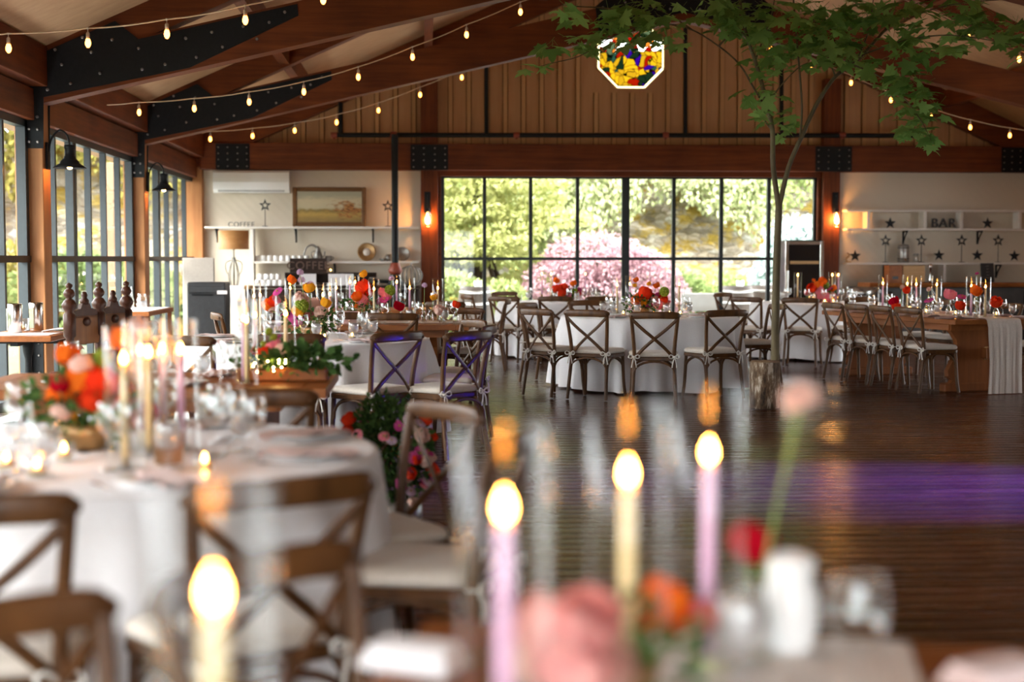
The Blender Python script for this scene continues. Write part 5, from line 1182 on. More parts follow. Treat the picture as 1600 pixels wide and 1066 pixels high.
# live-edge bar top and its base
xa, xb = PY(1356, 443, 22.95)[0], 10.3; zb_ = PY(1450, 442, 22.95)[2]
t = thing('bar_counter', 'bar with a live-edge wooden slab top', 'bar', ((xa + xb) / 2, 23.2, 0)); wd = xb - xa
b = MB(); n = 40; rn = random.Random(4); top = []; 
for i in range(n + 1): top.append((-wd / 2 + wd * i / n, -.36 + .02 * math.sin(i * .7) + rn.uniform(-.012, .012)))
vs = [(x, y, z) for z, e in ((zb_ - .07, .02), (zb_ - .03, -.006), (zb_, .01)) for x, y in [(x, y + e) for x, y in top] + [(wd / 2, .3), (-wd / 2, .3)]]; k = n + 3
fs = [tuple(range(k))[::-1], tuple(range(2 * k, 3 * k))] + [(r * k + i, r * k + (i + 1) % k, (r + 1) * k + (i + 1) % k, (r + 1) * k + i) for r in range(2) for i in range(k)]
b.add(vs, fs); obj('slab_top', b, 'farm', t)
b = MB(); b.box((0, .05, (zb_ - .08) / 2), (wd - .1, .5, zb_ - .08), 0, .005); base_ = obj('base', b, tone('grey_bar_base', (.085, .08, .078), (.06, .056, .055), .6), t)
for k in range(4): b = MB(); b.box((-wd / 2 + wd * (k + .5) / 4, -.21, .44), (.06, .05, .80), 0, .004); obj('stile', b, 'darkwood', base_)
a, c = PY(1390, 415, 23.1), PY(1446, 442, 23.1); t = thing('wine_crate', 'wooden crate on the bar below the dispenser', 'crate', ((a[0] + c[0]) / 2, 23.25, zb_ + .002)); wd, hh = c[0] - a[0], a[2] - zb_
b = MB(); b.box((-wd * .32, 0, hh / 2), (wd * .36, .28, hh), 0, .004); obj('front_box', b, 'farm', t); b = MB(); b.box((wd * .19, 0, hh / 2), (wd * .60, .28, hh), 0, .004); obj('crate_body', b, 'oak', t); b = MB(); b.box((-wd * .33, -.145, hh * .28), (.10, .01, .05), 0, .004); obj('hand_hole', b, 'blackp', t)
p = PY(1455, 443, 23.05); b = MB(); b.lathe([(0, 0), (.02, 0), (.022, .04), (.012, .10), (.015, .22), (.03, .24), (.028, .30), (0, .31)], 14); tag(obj('beer_tap', b, 'silver', None, (p[0], 23.1, zb_ + .001)), 'slim chrome tap beside the wooden crate on the bar', 'tap')
p = PY(1547, 444, 23.05); t = thing('chalkboard', 'small chalkboard menu leaning on the bar', 'chalkboard', (p[0], 23.15, zb_ + .004)); t.rotation_euler = (-.12, 0, .15)
b = MB(); b.box((0, 0, .16), (.24, .018, .32), 0, .003); obj('board', b, tone('chalkboard_slate', (.030, .032, .034), (.020, .022, .023), .7), t)
for k in range(5): text('~ ~ ~' if False else '---', .045, tone('chalk', (.55, .55, .52), None, .9), (0, -.012, .26 - k * .05), None, None, 'chalk_line', .001, parent=t)
p = PY(1350, 455, 22.6); t = thing('ice_tub', 'hammered silver tub beside the wine fridge', 'tub', (p[0], 22.7, 0)); b = MB(); b.lathe([(0, .72), (.20, .72), (.24, .78), (.255, .92), (.245, .92), (.22, .78), (0, .74)], 28); obj('tub', b, tone('hammered_silver', (.6, .6, .58), (.35, .35, .34), .25, 40, metal=.9, bmp=.5), t)
b = MB(); b.lathe([(.18, .02), (.19, .03), (.18, .04)], 20); [b.tube([(.18 * math.cos(a), .18 * math.sin(a), .02), (.16 * math.cos(a), .16 * math.sin(a), .72)], .012, 6) for a in (.5, 2.07, 3.64, 5.21)]; obj('stand', b, 'steel', t)
# wine fridge
a, c = PY(1227, 375, 23.1), PY(1287, 375, 23.1); t = thing('wine_fridge', 'wine fridge with steel door frame and dark glass beside the garden window', 'fridge', ((a[0] + c[0]) / 2, 23.35, 0)); wd, hh = c[0] - a[0], a[2]
b = MB(); b.box((0, .02, hh / 2), (wd, .5, hh - .004), 0, .008); obj('cabinet', b, 'blackp', t)
b = MB()
for sx in (-1, 1): b.box((sx * (wd / 2 - .03), -.25, hh / 2), (.06, .04, hh - .03), 0, .006)
for z in (.08, hh - .05): b.box((0, -.25, z), (wd - .1, .04, .06), 0, .006)
d = obj('door', b, 'silver', t); b = MB(); b.box((0, -.25, hh / 2), (wd - .12, .012, hh - .16)); obj('glass', b, tone('smoked_glass', (.010, .010, .012), None, .06), d)
b = MB(); b.tube([(-wd / 2 + .04, -.31, hh * .35), (-wd / 2 + .04, -.31, hh * .7)], .012, 8); [b.tube([(-wd / 2 + .04, -.31, z), (-wd / 2 + .04, -.26, z)], .01, 6) for z in (hh * .37, hh * .68)]; obj('handle', b, 'silver', d)
b = MB(); b.box((0, -.262, hh * .78), (wd - .16, .004, .05)); obj('shelf_edge', b, 'oak', t)

# ------------------------------------------------------------------ sconces
def cage_sconce(u, lb):
    p = PY(u, 345, 23.73); t = thing('jar_sconce', lb, 'wall lamp', (p[0], 23.74, p[2]))
    b = MB(); b.box((0, -.014, .30), (.10, .028, .36), 0, .006); b.tube(smoothp([(0, -.02, .40), (0, -.08, .42), (0, -.10, .34), (0, -.10, .20)]), .008, 8); obj('bracket', b, 'steel', t)
    b = MB(); b.lathe([(0, .14), (.035, .14), (.04, .16), (.035, .20), (0, .205)], 16, c=(0, -.10, 0)); obj('cap', b, 'steel', t)
    b = MB(); b.shell([(.036, .14), (.055, .11), (.062, .06), (.062, -.08), (.055, -.11), (0.001, -.115)], 20, c=(0, -.10, 0)); obj('jar', b, 'glass', t)
    b = MB(); b.lathe([(0, -.055), (.022, -.045), (.034, -.01), (.030, .03), (.015, .07), (.013, .10), (0, .10)], 14, c=(0, -.10, 0)); obj('bulb', b, 'sconceb', t)
cage_sconce(668, 'glass jar wall lamp on the post left of the garden window'); cage_sconce(1305, 'glass jar wall lamp on the post right of the garden window')
def barn_light(u, v, Y, lb):
    p = PX(u, v, XL + .22); x, y, z = p; t = thing('barn_light', lb, 'wall lamp', (XL, y, z))
    b = MB(); b.box((.012, 0, .10), (.024, .11, .26), 0, .006); b.tube(smoothp([(.02, 0, .14), (.05, 0, .27), (.13, 0, .35), (.20, 0, .30), (.22, 0, .21)], 5), .010, 8); obj('bracket', b, 'steel', t)
    b = MB(); b.lathe([(.02, .21), (.05, .205), (.052, .17), (.045, .165), (.045, .10), (.055, .095), (.055, .08), (.075, .06), (.09, .045), (.092, .03), (.125, .01), (.16, -.015), (.158, -.02), (.12, .004), (.085, .02), (.04, .05), (0, .06)], 26, c=(.22, 0, 0)); sh = obj('shade', b, 'steel', t)
    b = MB(); b.lathe([(0, -.03), (.02, -.022), (.028, .0), (.022, .03), (.012, .05), (0, .05)], 12, c=(.22, 0, .0)); obj('bulb', b, 'sconceb', t)
barn_light(109, 260, 14.9, 'black gooseneck barn light on the nearest left post'); barn_light(256, 296, 19.6, 'black gooseneck barn light on the second left post')

# ------------------------------------------------------------------ string lights
def sag(r): return float(np.interp(r, [0, .6, 2.4, 3.05, 3.63, 4.22, 4.83, 5.45, 6.08, 7.0], [5.2, 5.05, 4.38, 4.10, 3.86, 3.64, 3.47, 3.35, 3.27, 3.20]))
def m_bulb():
    b = MB(); b.lathe([(0, -.155), (.010, -.152), (.021, -.135), (.024, -.115), (.018, -.092), (.013, -.08), (0, -.08)], 12); return b.mesh('bulb', 'bulb')
def m_sock():
    b = MB(); b.tube([(0, 0, .0), (0, 0, -.035)], .0045, 6); b.lathe([(0, -.085), (.0145, -.085), (.0155, -.06), (.015, -.04), (.008, -.03), (0, -.03)], 10); b.lathe([(0, -.008), (.012, -.006), (.012, .006), (0, .008)], 8); return b.mesh('socket', 'socket')
def string(Y, x0, x1, ph, label, dz=0.0):
    t = thing('string_light', label, 'string lights', (XC, Y, 4.0)); b = MB(); pts = []
    k = int(abs(x1 - x0) / .155)
    for i in range(k + 1):
        x = x0 + (x1 - x0) * i / k; pts.append((x - XC, 0, sag(abs(x - XC)) - 4 + dz - .012 * abs(math.sin(PI * (x - x0 - ph) / .62))))
    b.tube(pts, .006, 6); obj('cord', b, 'cord', t)
    x = x0 + ph if x1 > x0 else x0 - ph
    while (x1 - x) * (1 if x1 > x0 else -1) > .1:
        o = put('bulb', cm('sbulb', m_bulb), t, (x - XC, 0, sag(abs(x - XC)) - 4 + dz)); put('socket', cm('ssock', m_sock), o, label='pale socket'); x += .62 * (1 if x1 > x0 else -1)
string(11.6, -3.62, XC, .33, 'nearest string of warm bulbs at the upper left', -.06); string(16.5, -3.6, XC, .36, 'middle string of warm bulbs crossing the left roof', -.07)
string(21.4, -3.55, XC, .38, 'farthest string of warm bulbs before the left gable', .03)
string(16.5, 10.5, XC, .42, 'string of warm bulbs among the leaves at upper right', -.07); string(21.4, 10.5, XC, .33, 'farthest string of warm bulbs before the right gable', .03)

# ------------------------------------------------------------------ left window side: small tables, carved chairs, jugs
def carved_chair(x, y, ang, lb):
    t = thing('carved_chair', lb, 'chair', (x, y, 0), ang - PI / 2)
    for s in (-1, 1):
        b = MB(); b.lathe([(r_ * 1.3, z_) for r_, z_ in [(0, 0), (.03, 0), (.034, .03), (.022, .05), (.036, .10), (.026, .16), (.032, .22), (.024, .30), (.034, .40), (.034, .48), (.024, .52), (.034, .56), (.026, .64), (.032, .72), (.022, .78), (.036, .80), (.036, .96), (.024, .98), (.040, 1.01), (.044, 1.035), (.030, 1.065), (.016, 1.08), (.030, 1.10), (.034, 1.12), (.024, 1.145), (.012, 1.155), (.020, 1.17), (.020, 1.185), (0, 1.20)]], 16, c=(s * .20, -.22, 0)); obj('post', b, 'carved', t)
        b = MB(); b.lathe([(0, 0), (.026, 0), (.03, .03), (.02, .05), (.032, .12), (.022, .22), (.032, .32), (.03, .42), (0, .42)], 14, c=(s * .21, .20, 0)); obj('leg', b, 'carved', t)
    b = MB(); b.box((0, -.22, .84), (.37, .03, .22), 0, .006); b.box((0, -.22, .60), (.37, .03, .10), 0, .006); obj('back_panel', b, 'panel', t, label='honey-coloured back panel')
    b = MB(); pts = [(-.18, .93), (-.14, .99), (-.07, 1.0), (-.05, 1.04), (.05, 1.04), (.07, 1.0), (.14, .99), (.18, .93)]; b.prism(pts, .03, T=TR(0, -.235, 0)); b.lathe([(0, 1.03), (.03, 1.03), (.036, 1.06), (.02, 1.08), (.026, 1.10), (.016, 1.125), (0, 1.13)], 14, c=(0, -.22, 0)); b.ball((0, -.24, .90), (.05, .02, .035)); obj('crest', b, 'carved', t)
    b = MB(); b.box((0, 0, .45), (.46, .46, .06), 0, .015); obj('seat', b, 'carved', t)
    b = MB(); b.box((0, 0, .14), (.03, .40, .03), 0, .006); b.box((-.205, 0, .2), (.03, .38, .03), 0, .006); b.box((.205, 0, .2), (.03, .38, .03), 0, .006); obj('stretcher', b, 'carved', t)
q = G(92, 449, 1.16); carved_chair(q[0], q[1], 2.80, 'carved dark chair with turned finials, nearer of the pair by the left windows'); q = G(138, 447, 1.16); carved_chair(q[0], q[1], 2.80, 'carved dark chair with turned finials, farther of the pair by the left windows')
t = thing('pedestal_table', 'small wooden pedestal table at the left window', 'table', (-3.30, 12.02, 0)); b = MB(); b.box((0, 0, .735), (.62, .92, .045), 0, .006); obj('tabletop', b, 'farm', t)
b = MB(); b.lathe([(0, .002), (.22, .002), (.22, .012), (.06, .04), (.035, .10), (.028, .30), (.045, .34), (.03, .38), (.026, .55), (.04, .60), (.05, .71), (0, .71)], 18); obj('pedestal', b, 'steel', t)
b = MB(); b.box((0, 0, .690), (.5, .06, .03)); b.box((0, 0, .690), (.06, .8, .03)); obj('cross_brace', b, 'steel', t)
b = MB(); b.box((0, 0, .004), (.58, .40, .006), 0, .002); tag(obj('table_cloth', b, 'pinkcloth', None, (-3.32, 11.86, .7575)), 'blush cloth laid over the small pedestal table', 'cloth')
def clothspill():
    b = MB(); vs = []; fs = []
    for i in range(9):
        for j in range(7):
            u = i / 8; w_ = (j / 6 - .5) * .22; x = .30 * u; z = .012 + .02 * math.sin(u * 3) - max(0, u - .62) * .42; vs.append((x, w_ * (1 + .2 * math.sin(i)), z + .008 * math.sin(j * 1.9)))
    for i in range(8):
        for j in range(6): k = i * 7 + j; fs.append((k, k + 1, k + 8, k + 7))
    b.add(vs, fs, 0, True); return b
tag(obj('napkin', clothspill(), 'pinkcloth', None, (-3.19, 12.12, .76)), 'blush napkin drooping off the right edge of the small pedestal table', 'napkin')
def chiller(u, v, lb, ang):
    p = G(u, v, .765); b = MB(); b.lathe([(0, .001), (.055, .001), (.058, .006), (.060, .23), (.056, .24), (.052, .23), (.050, .012), (0, .01)], 22); b.box((-.06, 0, .11), (.012, .05, .18), 0, .004)
    tag(obj('wine_chiller', b, 'silver', None, (p[0], p[1], .766), ang), lb, 'wine chiller')
chiller(24, 520, 'tall polished steel wine chiller at left on the pedestal table', 0); chiller(57, 517, 'polished steel wine chiller at right on the pedestal table', 1.2)
p = G(38, 516, .765); tumbler(p[0], p[1] + .02, .765, 'between the steel chillers'); votive(p[0] + .02, p[1] - .12, .765, 'between the steel chillers')
t = thing('window_table', 'wooden table with white cloth and water jugs by the left windows', 'table', (-3.42, 17.45, 0)); b = MB(); b.box((0, 0, .735), (.46, 1.6, .05), 0, .006); obj('tabletop', b, 'farm', t)
for sx in (-1, 1):
    for sy in (-1, 1): b = MB(); b.box((sx * .19, sy * .74, .355), (.05, .05, .70), 0, .004); obj('leg', b, 'farmz', t)
b = MB(); b.box((0, 0, .0035), (.40, 1.4, .006), 0, .002); tag(obj('table_cloth', b, 'cloth', None, (-3.42, 17.45, .7615)), 'white cloth under the water jugs by the left windows', 'cloth')
def jug(u, v, h, r, lb, handle=True, lid=False):
    p = G(u, v, .77); t = thing('water_jug', lb, 'jug', (p[0], p[1], .7690)); b = MB(); b.lathe([(0, .001), (r, .001), (r * 1.03, .01), (r, h * .6), (r * .78, h * .85), (r * .85, h), (r * .8, h), (r * .73, h * .85), (r * .94, h * .6), (r * .95, .014), (0, .008)], 20)
    if handle: b.tube(smoothp([(r * .8, 0, h * .85), (r * 1.7, 0, h * .8), (r * 1.7, 0, h * .35), (r * .98, 0, h * .25)], 4), .008, 8)
    obj('jug', b, 'glass', t); b = MB(); b.lathe([(0, .012), (r * .92, .016), (r * .93, h * .5), (0, h * .5)], 18); obj('water', b, 'water', t)
    if lid: b = MB(); b.lathe([(r * .7, h + .001), (r * .72, h + .09), (r * .66, h + .09), (r * .64, h + .001)], 18); obj('upturned_glass', b, 'glass', t)
jug(201, 481, .17, .068, 'round water carafe with an upturned glass, by the left windows', False, True); jug(222, 482, .18, .062, 'clear water jug with handle by the left windows'); p = G(219, 480, .77); votive(p[0], p[1] - .08, .769, 'by the water jugs')
p = G(186, 478, .77); b = MB(); b.box((0, 0, .12), (.20, .16, .24), 0, .006); tag(obj('wooden_box', b, 'oak', None, (p[0] - .02, p[1] + .1, .769)), 'wooden box under a clear jar behind the carved chairs', 'box'); b = MB(); b.lathe([(0, .001), (.05, .001), (.055, .10), (.05, .13), (.046, .13), (.05, .10), (0, .006)], 16); tag(obj('glass_jar', b, 'glass', None, (p[0] - .02, p[1] + .1, 1.010)), 'clear jar standing on the wooden box by the left windows', 'jar')

# ------------------------------------------------------------------ indoor maple in a log
base = G(1200, 640, 0); SX, SY = base[0], base[1] + .13
t = thing('log_stump', 'birch log stump serving as the pot of the indoor tree', 'log', (SX, SY, 0)); b = MB(); n = 28; rn = random.Random(3); ring = [.135 + .008 * math.sin(3 * k * 2 * PI / n + 1) + rn.uniform(-.006, .006) for k in range(n)]
vs = []; zz = [0.004, .12, .25, .36, .43]
for i, z in enumerate(zz):
    for k in range(n): a = 2 * PI * k / n; r = ring[k] * (1.03 - .03 * i / 4) + rn.uniform(-.003, .003); vs.append((r * math.cos(a), r * math.sin(a), z))
fs = [(i * n + k, i * n + (k + 1) % n, (i + 1) * n + (k + 1) % n, (i + 1) * n + k) for i in range(4) for k in range(n)] + [tuple(range(n))[::-1]]
b.add(vs, fs, 0, True)
m_, nt, bb = mat('peeling_bark'); nn = N(nt, 'TexNoise', Scale=5, Detail=6, Roughness=.7); L(nt, coords(nt, (2.5, 2.5, .8)), nn.inputs['Vector']); L(nt, ramp(nt, nn.outputs['Fac'], [(.35, (.035, .020, .012)), (.50, (.19, .115, .065)), (.55, (.34, .25, .17)), (.60, (.66, .56, .45))]), bb.inputs['Base Color']); bb.inputs['Roughness'].default_value = .9; bump(nt, bb, nn.outputs['Fac'], .8, .03)
obj('bark', b, m_, t); b = MB(); b.lathe([(.045, .33), (.05, .432), (.128, .436), (.132, .425)], 28); b.lathe([(0, .40), (.05, .40)], 16); obj('cut_top', b, tone('cut_wood', (.30, .19, .10), (.18, .10, .055), .8, 30), t)
t = thing('maple_tree', 'slim young maple growing from a log, spreading leaves under the roof', 'tree', (SX, SY, .41))
TREE = t; bt = MB(); tw = MB()
def TP(u, v, dy=0.0): q = PY(u, v, SY + dy); return (q[0] - SX, q[1] - SY, q[2] - .41)
def limb(pts, r0, r1, b=bt, n=8):
    p = smoothp([TP(*q) for q in pts], 4); k = len(p); b.tube(p, [r0 + (r1 - r0) * i / (k - 1) for i in range(k)], n); return p
limb([(1211, 563), (1212, 480), (1214, 400), (1217, 322)], .040, .032, n=10)
limb([(1217, 326), (1208, 260), (1207, 205), (1199, 168), (1190, 130), (1180, 95), (1168, 60), (1157, 10), (1152, -60)], .026, .012)
limb([(1217, 326), (1232, 262), (1252, 215), (1275, 165), (1305, 120), (1338, 96), (1380, 50), (1415, 15), (1440, -30)], .024, .010)
limb([(1250, 222), (1253, 170), (1250, 120), (1245, 60), (1238, -20)], .011, .008)
BR = [[(1195, 165), (1178, 138, -.1), (1155, 100, -.2), (1120, 70, -.3), (1080, 46, -.35), (1040, 38, -.4), (990, 44, -.5), (945, 64, -.55), (905, 88, -.6), (860, 99, -.6), (838, 106, -.6)],
      [(1180, 95), (1192, 62, .1), (1205, 25, .2), (1215, -30, .3)], [(1199, 168), (1215, 140, -.1), (1245, 108, -.2), (1262, 98, -.2)], [(1245, 60), (1262, 45, -.3), (1290, 30, -.4)], [(1305, 120), (1285, 60, -.2), (1265, 20, -.3)],
      [(1338, 96), (1355, 55, -.3), (1362, 20, -.4), (1366, -20, -.5)], [(1350, 85), (1390, 70, -.4), (1430, 60, -.6), (1480, 55, -.8), (1530, 60, -1.0), (1580, 70, -1.1)], [(1330, 100), (1375, 120, -.2), (1410, 150, -.3), (1440, 190, -.4), (1455, 220, -.4)], [(1400, 40), (1440, 20, -.3), (1500, 5, -.5), (1560, 0, -.6)], [(1080, 46, -.35), (1040, 20, -.3), (1000, 5, -.3)], [(1168, 60), (1130, 20, -.3), (1090, -5, -.4)], [(1123, 72, -.3), (1143, 50, -.3), (1150, 40, -.3)], [(1207, 205), (1185, 175, .05), (1170, 150, .1)], [(1040, 38, -.4), (960, 15, -.5), (900, 10, -.6), (880, 8, -.6)]]
for q in BR: limb(q, .009, .0035, n=6)
MAPLE = [(0, .12, 0), (.16, .10, .0), (.44, .02, -.05), (.34, .26, .0), (.62, .42, -.06), (.40, .50, .0), (.42, .66, -.02), (.20, .60, .03), (.16, .80, .0), (0, 1.05, -.06), (-.16, .80, .0), (-.20, .60, .03), (-.42, .66, -.02), (-.40, .50, .0), (-.62, .42, -.06), (-.34, .26, .0), (-.44, .02, -.05), (-.16, .10, 0), (0, .45, .05)]
MAPLEF = [(18, k, k + 1) for k in range(0, 17)] + [(18, 17, 0)]
CL = [((1000, 25), 55, 32, -.5, 44), ((950, 40), 35, 25, -.5, 18), ((885, 15), 22, 14, -.6, 8), ((1045, 60), 30, 20, -.4, 8), ((905, 70), 22, 14, -.6, 5), ((925, 62), 24, 16, -.6, 6), ((868, 70), 14, 10, -.6, 3), ((838, 103), 18, 6, -.6, 4), ((1140, 15), 50, 18, -.3, 26), ((1135, 45), 16, 18, -.3, 8), ((1175, 25), 40, 30, 0, 22),
      ((1190, 50), 30, 30, .2, 16), ((1200, 90), 25, 22, 0, 12), ((1225, 85), 22, 16, 0, 10), ((1200, 130), 22, 18, 0, 8), ((1185, 155), 25, 14, 0, 9), ((1205, 180), 20, 14, -.1, 9), ((1225, 195), 12, 12, -.1, 4), ((1260, 30), 45, 35, -.3, 30), ((1290, 50), 40, 35, -.4, 30), ((1310, 80), 45, 20, -.3, 26), ((1330, 20), 40, 25, -.4, 24),
      ((1370, 25), 40, 25, -.5, 20), ((1255, 75), 35, 18, -.2, 14), ((1410, 60), 35, 25, -.5, 16), ((1440, 85), 25, 20, -.5, 9), ((1395, 110), 30, 22, -.3, 14), ((1415, 135), 28, 20, -.3, 14), ((1440, 150), 25, 25, -.4, 14), ((1425, 175), 26, 18, -.3, 14), ((1420, 195), 22, 16, -.3, 9), ((1455, 215), 16, 14, -.4, 6), ((1445, 20), 40, 22, -.5, 18), ((1500, 15), 45, 18, -.6, 16), ((1525, 40), 40, 18, -.8, 12), ((1570, 55), 35, 20, -1.0, 14), ((1590, 75), 20, 14, -1.0, 7), ((1500, 65), 26, 14, -.8, 8), ((1350, 100), 20, 16, -.2, 6)]
P_, D_ = [], []
for (c_, su, sv, dy, k) in CL:
    for i in range(int(k * 1.35)):
        u, v = c_[0] + R.gauss(0, su * .6), c_[1] + R.gauss(0, sv * .6); P_.append(TP(u, v, dy + R.gauss(0, .22))); a = R.uniform(0, 6.28); D_.append((math.cos(a), math.sin(a), R.uniform(-.9, .1)))
P_, D_ = np.array(P_), np.array(D_)
for q, d in zip(P_, D_):                                   # every leaf hangs on a petiole
    tw.tube([tuple(q), tuple(q - d * .05 + np.array((0, 0, .02)))], .0016, 4, cap=False)
V_, F_ = leaves_np(P_, D_, NR.uniform(.11, .20, len(P_)), MAPLE, MAPLEF, up=(0, 0, 1))
M['maple'] = leafy('maple_leaf', (.36, .57, .17), (.20, .36, .10), .5, 4)
obj('trunk', bt, tone('smooth_bark', (.20, .155, .08), (.10, .075, .038), .8, 14, (1, 1, .3), bmp=.3, bdist=.01), t); obj('twigs', tw, 'stem', t, kind='stuff'); put('leaves', np_mesh('leaves', V_, F_, 'maple'), t)

# ------------------------------------------------------------------ the garden outside
b = MB(); b.box((2, 44, -.17), (90, 38, .1)); b.box((-24, 11, -.17), (38, 60, .1)); b.box((32, 11, -.17), (38, 60, .1)); b.box((2, -14, -.17), (20, 22, .1)); struct('ground_outside', b, tone('garden_gravel', (.085, .09, .05), (.045, .06, .025), .95, 3, detail=8))
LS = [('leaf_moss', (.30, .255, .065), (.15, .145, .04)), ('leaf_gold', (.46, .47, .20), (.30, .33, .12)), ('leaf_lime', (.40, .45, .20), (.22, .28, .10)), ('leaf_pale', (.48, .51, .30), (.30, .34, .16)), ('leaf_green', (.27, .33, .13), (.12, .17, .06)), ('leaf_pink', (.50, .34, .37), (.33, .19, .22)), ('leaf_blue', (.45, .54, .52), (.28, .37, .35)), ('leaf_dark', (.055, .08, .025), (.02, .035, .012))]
for n_, c1, c2 in LS: M[n_] = leafy(n_, c1, c2, .35, 1.2)
def blob_tree(name, lb, cat, x, y, blobs, n, size, m, trunk=None, droop=.3, flat=1.0, parent=None):
    t = thing(name, lb, cat, (x, y, -.12)); Ps, Ds = [], []
    tot = sum(q[3] * q[5] + q[3] * q[4] for q in blobs)
    for cx_, cy_, cz_, rx, ry, rz in blobs:
        k = int(n * (rx * rz + rx * ry) / tot); d = NR.normal(size=(k, 3)); d /= np.linalg.norm(d, axis=1, keepdims=True)
        Ps.append(np.array((cx_ - x, cy_ - y, cz_ + .12)) + d * np.array((rx, ry, rz)) * NR.uniform(.55, 1.05, (k, 1)) ** .6); Ds.append(d * flat + NR.normal(size=(k, 3)) * .45 + np.array((0, 0, -droop)))
    P1, D1 = np.concatenate(Ps), np.concatenate(Ds); V, Fs = leaves_np(P1, D1, NR.uniform(.6, 1.3, len(P1)) * size, OVAL, OVALF); put('foliage', np_mesh('foliage', V, Fs, m), t)
    if trunk:
        b = MB(); r, h = trunk; b.tube(smoothp([(0, 0, 0), (.05, 0, h * .4), (-.03, .05, h)]), [r * (1 - .5 * i / 8) for i in range(9)], 8)
        for cx_, cy_, cz_, rx, ry, rz in blobs[:6]: b.tube([(0, 0, h * .55), ((cx_ - x) * .6, (cy_ - y) * .6, (cz_ + .12) * .75), (cx_ - x, cy_ - y, cz_ + .1)], [r * .5, r * .3, r * .12], 6)
        obj('trunk', b, 'darkwood', t)
    return t
# layered golden conifer at left
bl = []
rn = random.Random(6)
for k in range(16):
    z = .5 + k * .27; w_ = 2.1 - .06 * k; 
    for j in range(3): bl.append((1.1 + rn.uniform(-1, 1) * w_ * .8, 30 + rn.uniform(-.7, .5), z + rn.uniform(-.1, .1), rn.uniform(.7, 1.1), .7, .16))
blob_tree('golden_conifer', 'layered golden-green conifer outside the left of the garden window', 'tree', 1.1, 30.2, bl, 20000, .12, 'leaf_gold', (.16, 4.0), .15)
blob_tree('dark_conifer', 'dark green shrub under the golden conifer outside the garden window', 'shrub', .7, 28.2, [(.5, 28.2, .5, .7, .5, .6), (1.5, 28.4, .4, .6, .5, .5), (-.3, 28.6, .6, .5, .4, .7)], 3500, .12, 'leaf_lime', None)
# pink japanese maple
bl = [(3.6 + dx, 29 + dy, z, rx, .8, rz) for dx, dy, z, rx, rz in ((-.1, 0, 1.35, 1.1, .55), (-.9, 0, .85, .75, .5), (.8, 0, .9, .85, .55), (0, -.3, .6, 1.1, .55), (1.3, .1, .5, .6, .5), (-1.2, .1, .55, .4, .35), (.4, 0, 1.15, 1.0, .5))]
blob_tree('pink_maple', 'domed pink Japanese maple outside the middle of the garden window', 'tree', 3.6, 29, bl, 14000, .085, 'leaf_pink', (.09, 1.2), .9)
blob_tree('blue_spruce', 'weeping pale blue spruce outside the right of the garden window', 'tree', 8.0, 30, [(7.9, 30, 1.4, .7, .6, .9), (7.6, 30, .7, .7, .6, .9), (8.5, 30, 1.3, .8, .6, 1.1), (8.1, 29.8, .3, .8, .5, .5), (7.3, 29.9, .4, .4, .4, .5)], 12000, .13, 'leaf_blue', (.12, 2.0), 1.3)
for i, (x, y, z, rx, rz, m, lb) in enumerate(((5.4, 30.5, .55, .7, .55, 'leaf_green', 'dark green rounded shrub right of the pink maple'), (6.5, 31, .5, .8, .6, 'leaf_lime', 'lime green shrub before the stone bank at right'), (7.1, 30.2, .25, .5, .4, 'leaf_gold', 'golden low shrub beside the blue spruce'), (-.9, 31.5, .8, 1.0, .9, 'leaf_green', 'green shrub outside the left end of the garden window'), (5.0, 32.5, .8, .7, .8, 'leaf_pale', 'pale shrub behind the pink maple'))):
    blob_tree('garden_shrub', lb, 'shrub', x, y, [(x, y, z, rx, .6, rz), (x + .3, y - .1, z * .8, rx * .7, .5, rz * .8), (x - .35, y, z * .7, rx * .7, .5, rz * .7)], 2600, .11, m, (.03, .4))
# stone bank with moss, and hanging greenery above it
def bank_mat():
    m, nt, b = mat('mossy_stone'); cv = coords(nt, (1, 1, 2.1)); dn = N(nt, 'TexNoise', Scale=2.2, Detail=3); L(nt, cv, dn.inputs['Vector'])
    wp = N(nt, 'MixRGB'); wp.blend_type = 'ADD'; wp.inputs[0].default_value = .35; L(nt, cv, wp.inputs[1]); L(nt, dn.outputs['Color'], wp.inputs[2])
    v = N(nt, 'TexVoronoi', Scale=3.2); L(nt, wp.outputs[0], v.inputs['Vector']); h = N(nt, 'SeparateColor'); L(nt, v.outputs['Color'], h.inputs[0])
    c = ramp(nt, h.outputs[0], [(.0, (.20, .17, .13)), (.4, (.36, .30, .23)), (.75, (.46, .40, .32)), (1, (.52, .50, .46))])
    n = N(nt, 'TexNoise', Scale=1.5, Detail=8, Roughness=.7); L(nt, coords(nt, (1, 1, 1.6)), n.inputs['Vector']); f = ramp(nt, n.outputs['Fac'], [(.50, (0, 0, 0)), (.58, (1, 1, 1))])
    mx = N(nt, 'MixRGB'); L(nt, f, mx.inputs[0]); L(nt, c, mx.inputs[1]); mx.inputs[2].default_value = (.44, .30, .055, 1)
    e = N(nt, 'TexVoronoi', feature='DISTANCE_TO_EDGE', Scale=3.2); L(nt, wp.outputs[0], e.inputs['Vector']); g = ramp(nt, e.outputs['Distance'], [(.0, (.45, .42, .36)), (.07, (1, 1, 1))]); m2 = N(nt, 'MixRGB'); m2.blend_type = 'MULTIPLY'; m2.inputs[0].default_value = .7; L(nt, mx.outputs[0], m2.inputs[1]); L(nt, g, m2.inputs[2])
    L(nt, m2.outputs[0], b.inputs['Base Color']); b.inputs['Roughness'].default_value = .95; bump(nt, b, e.outputs['Distance'], .8, .25); return m
b = MB(); nx, nz = 90, 22; vs = []; fs = []
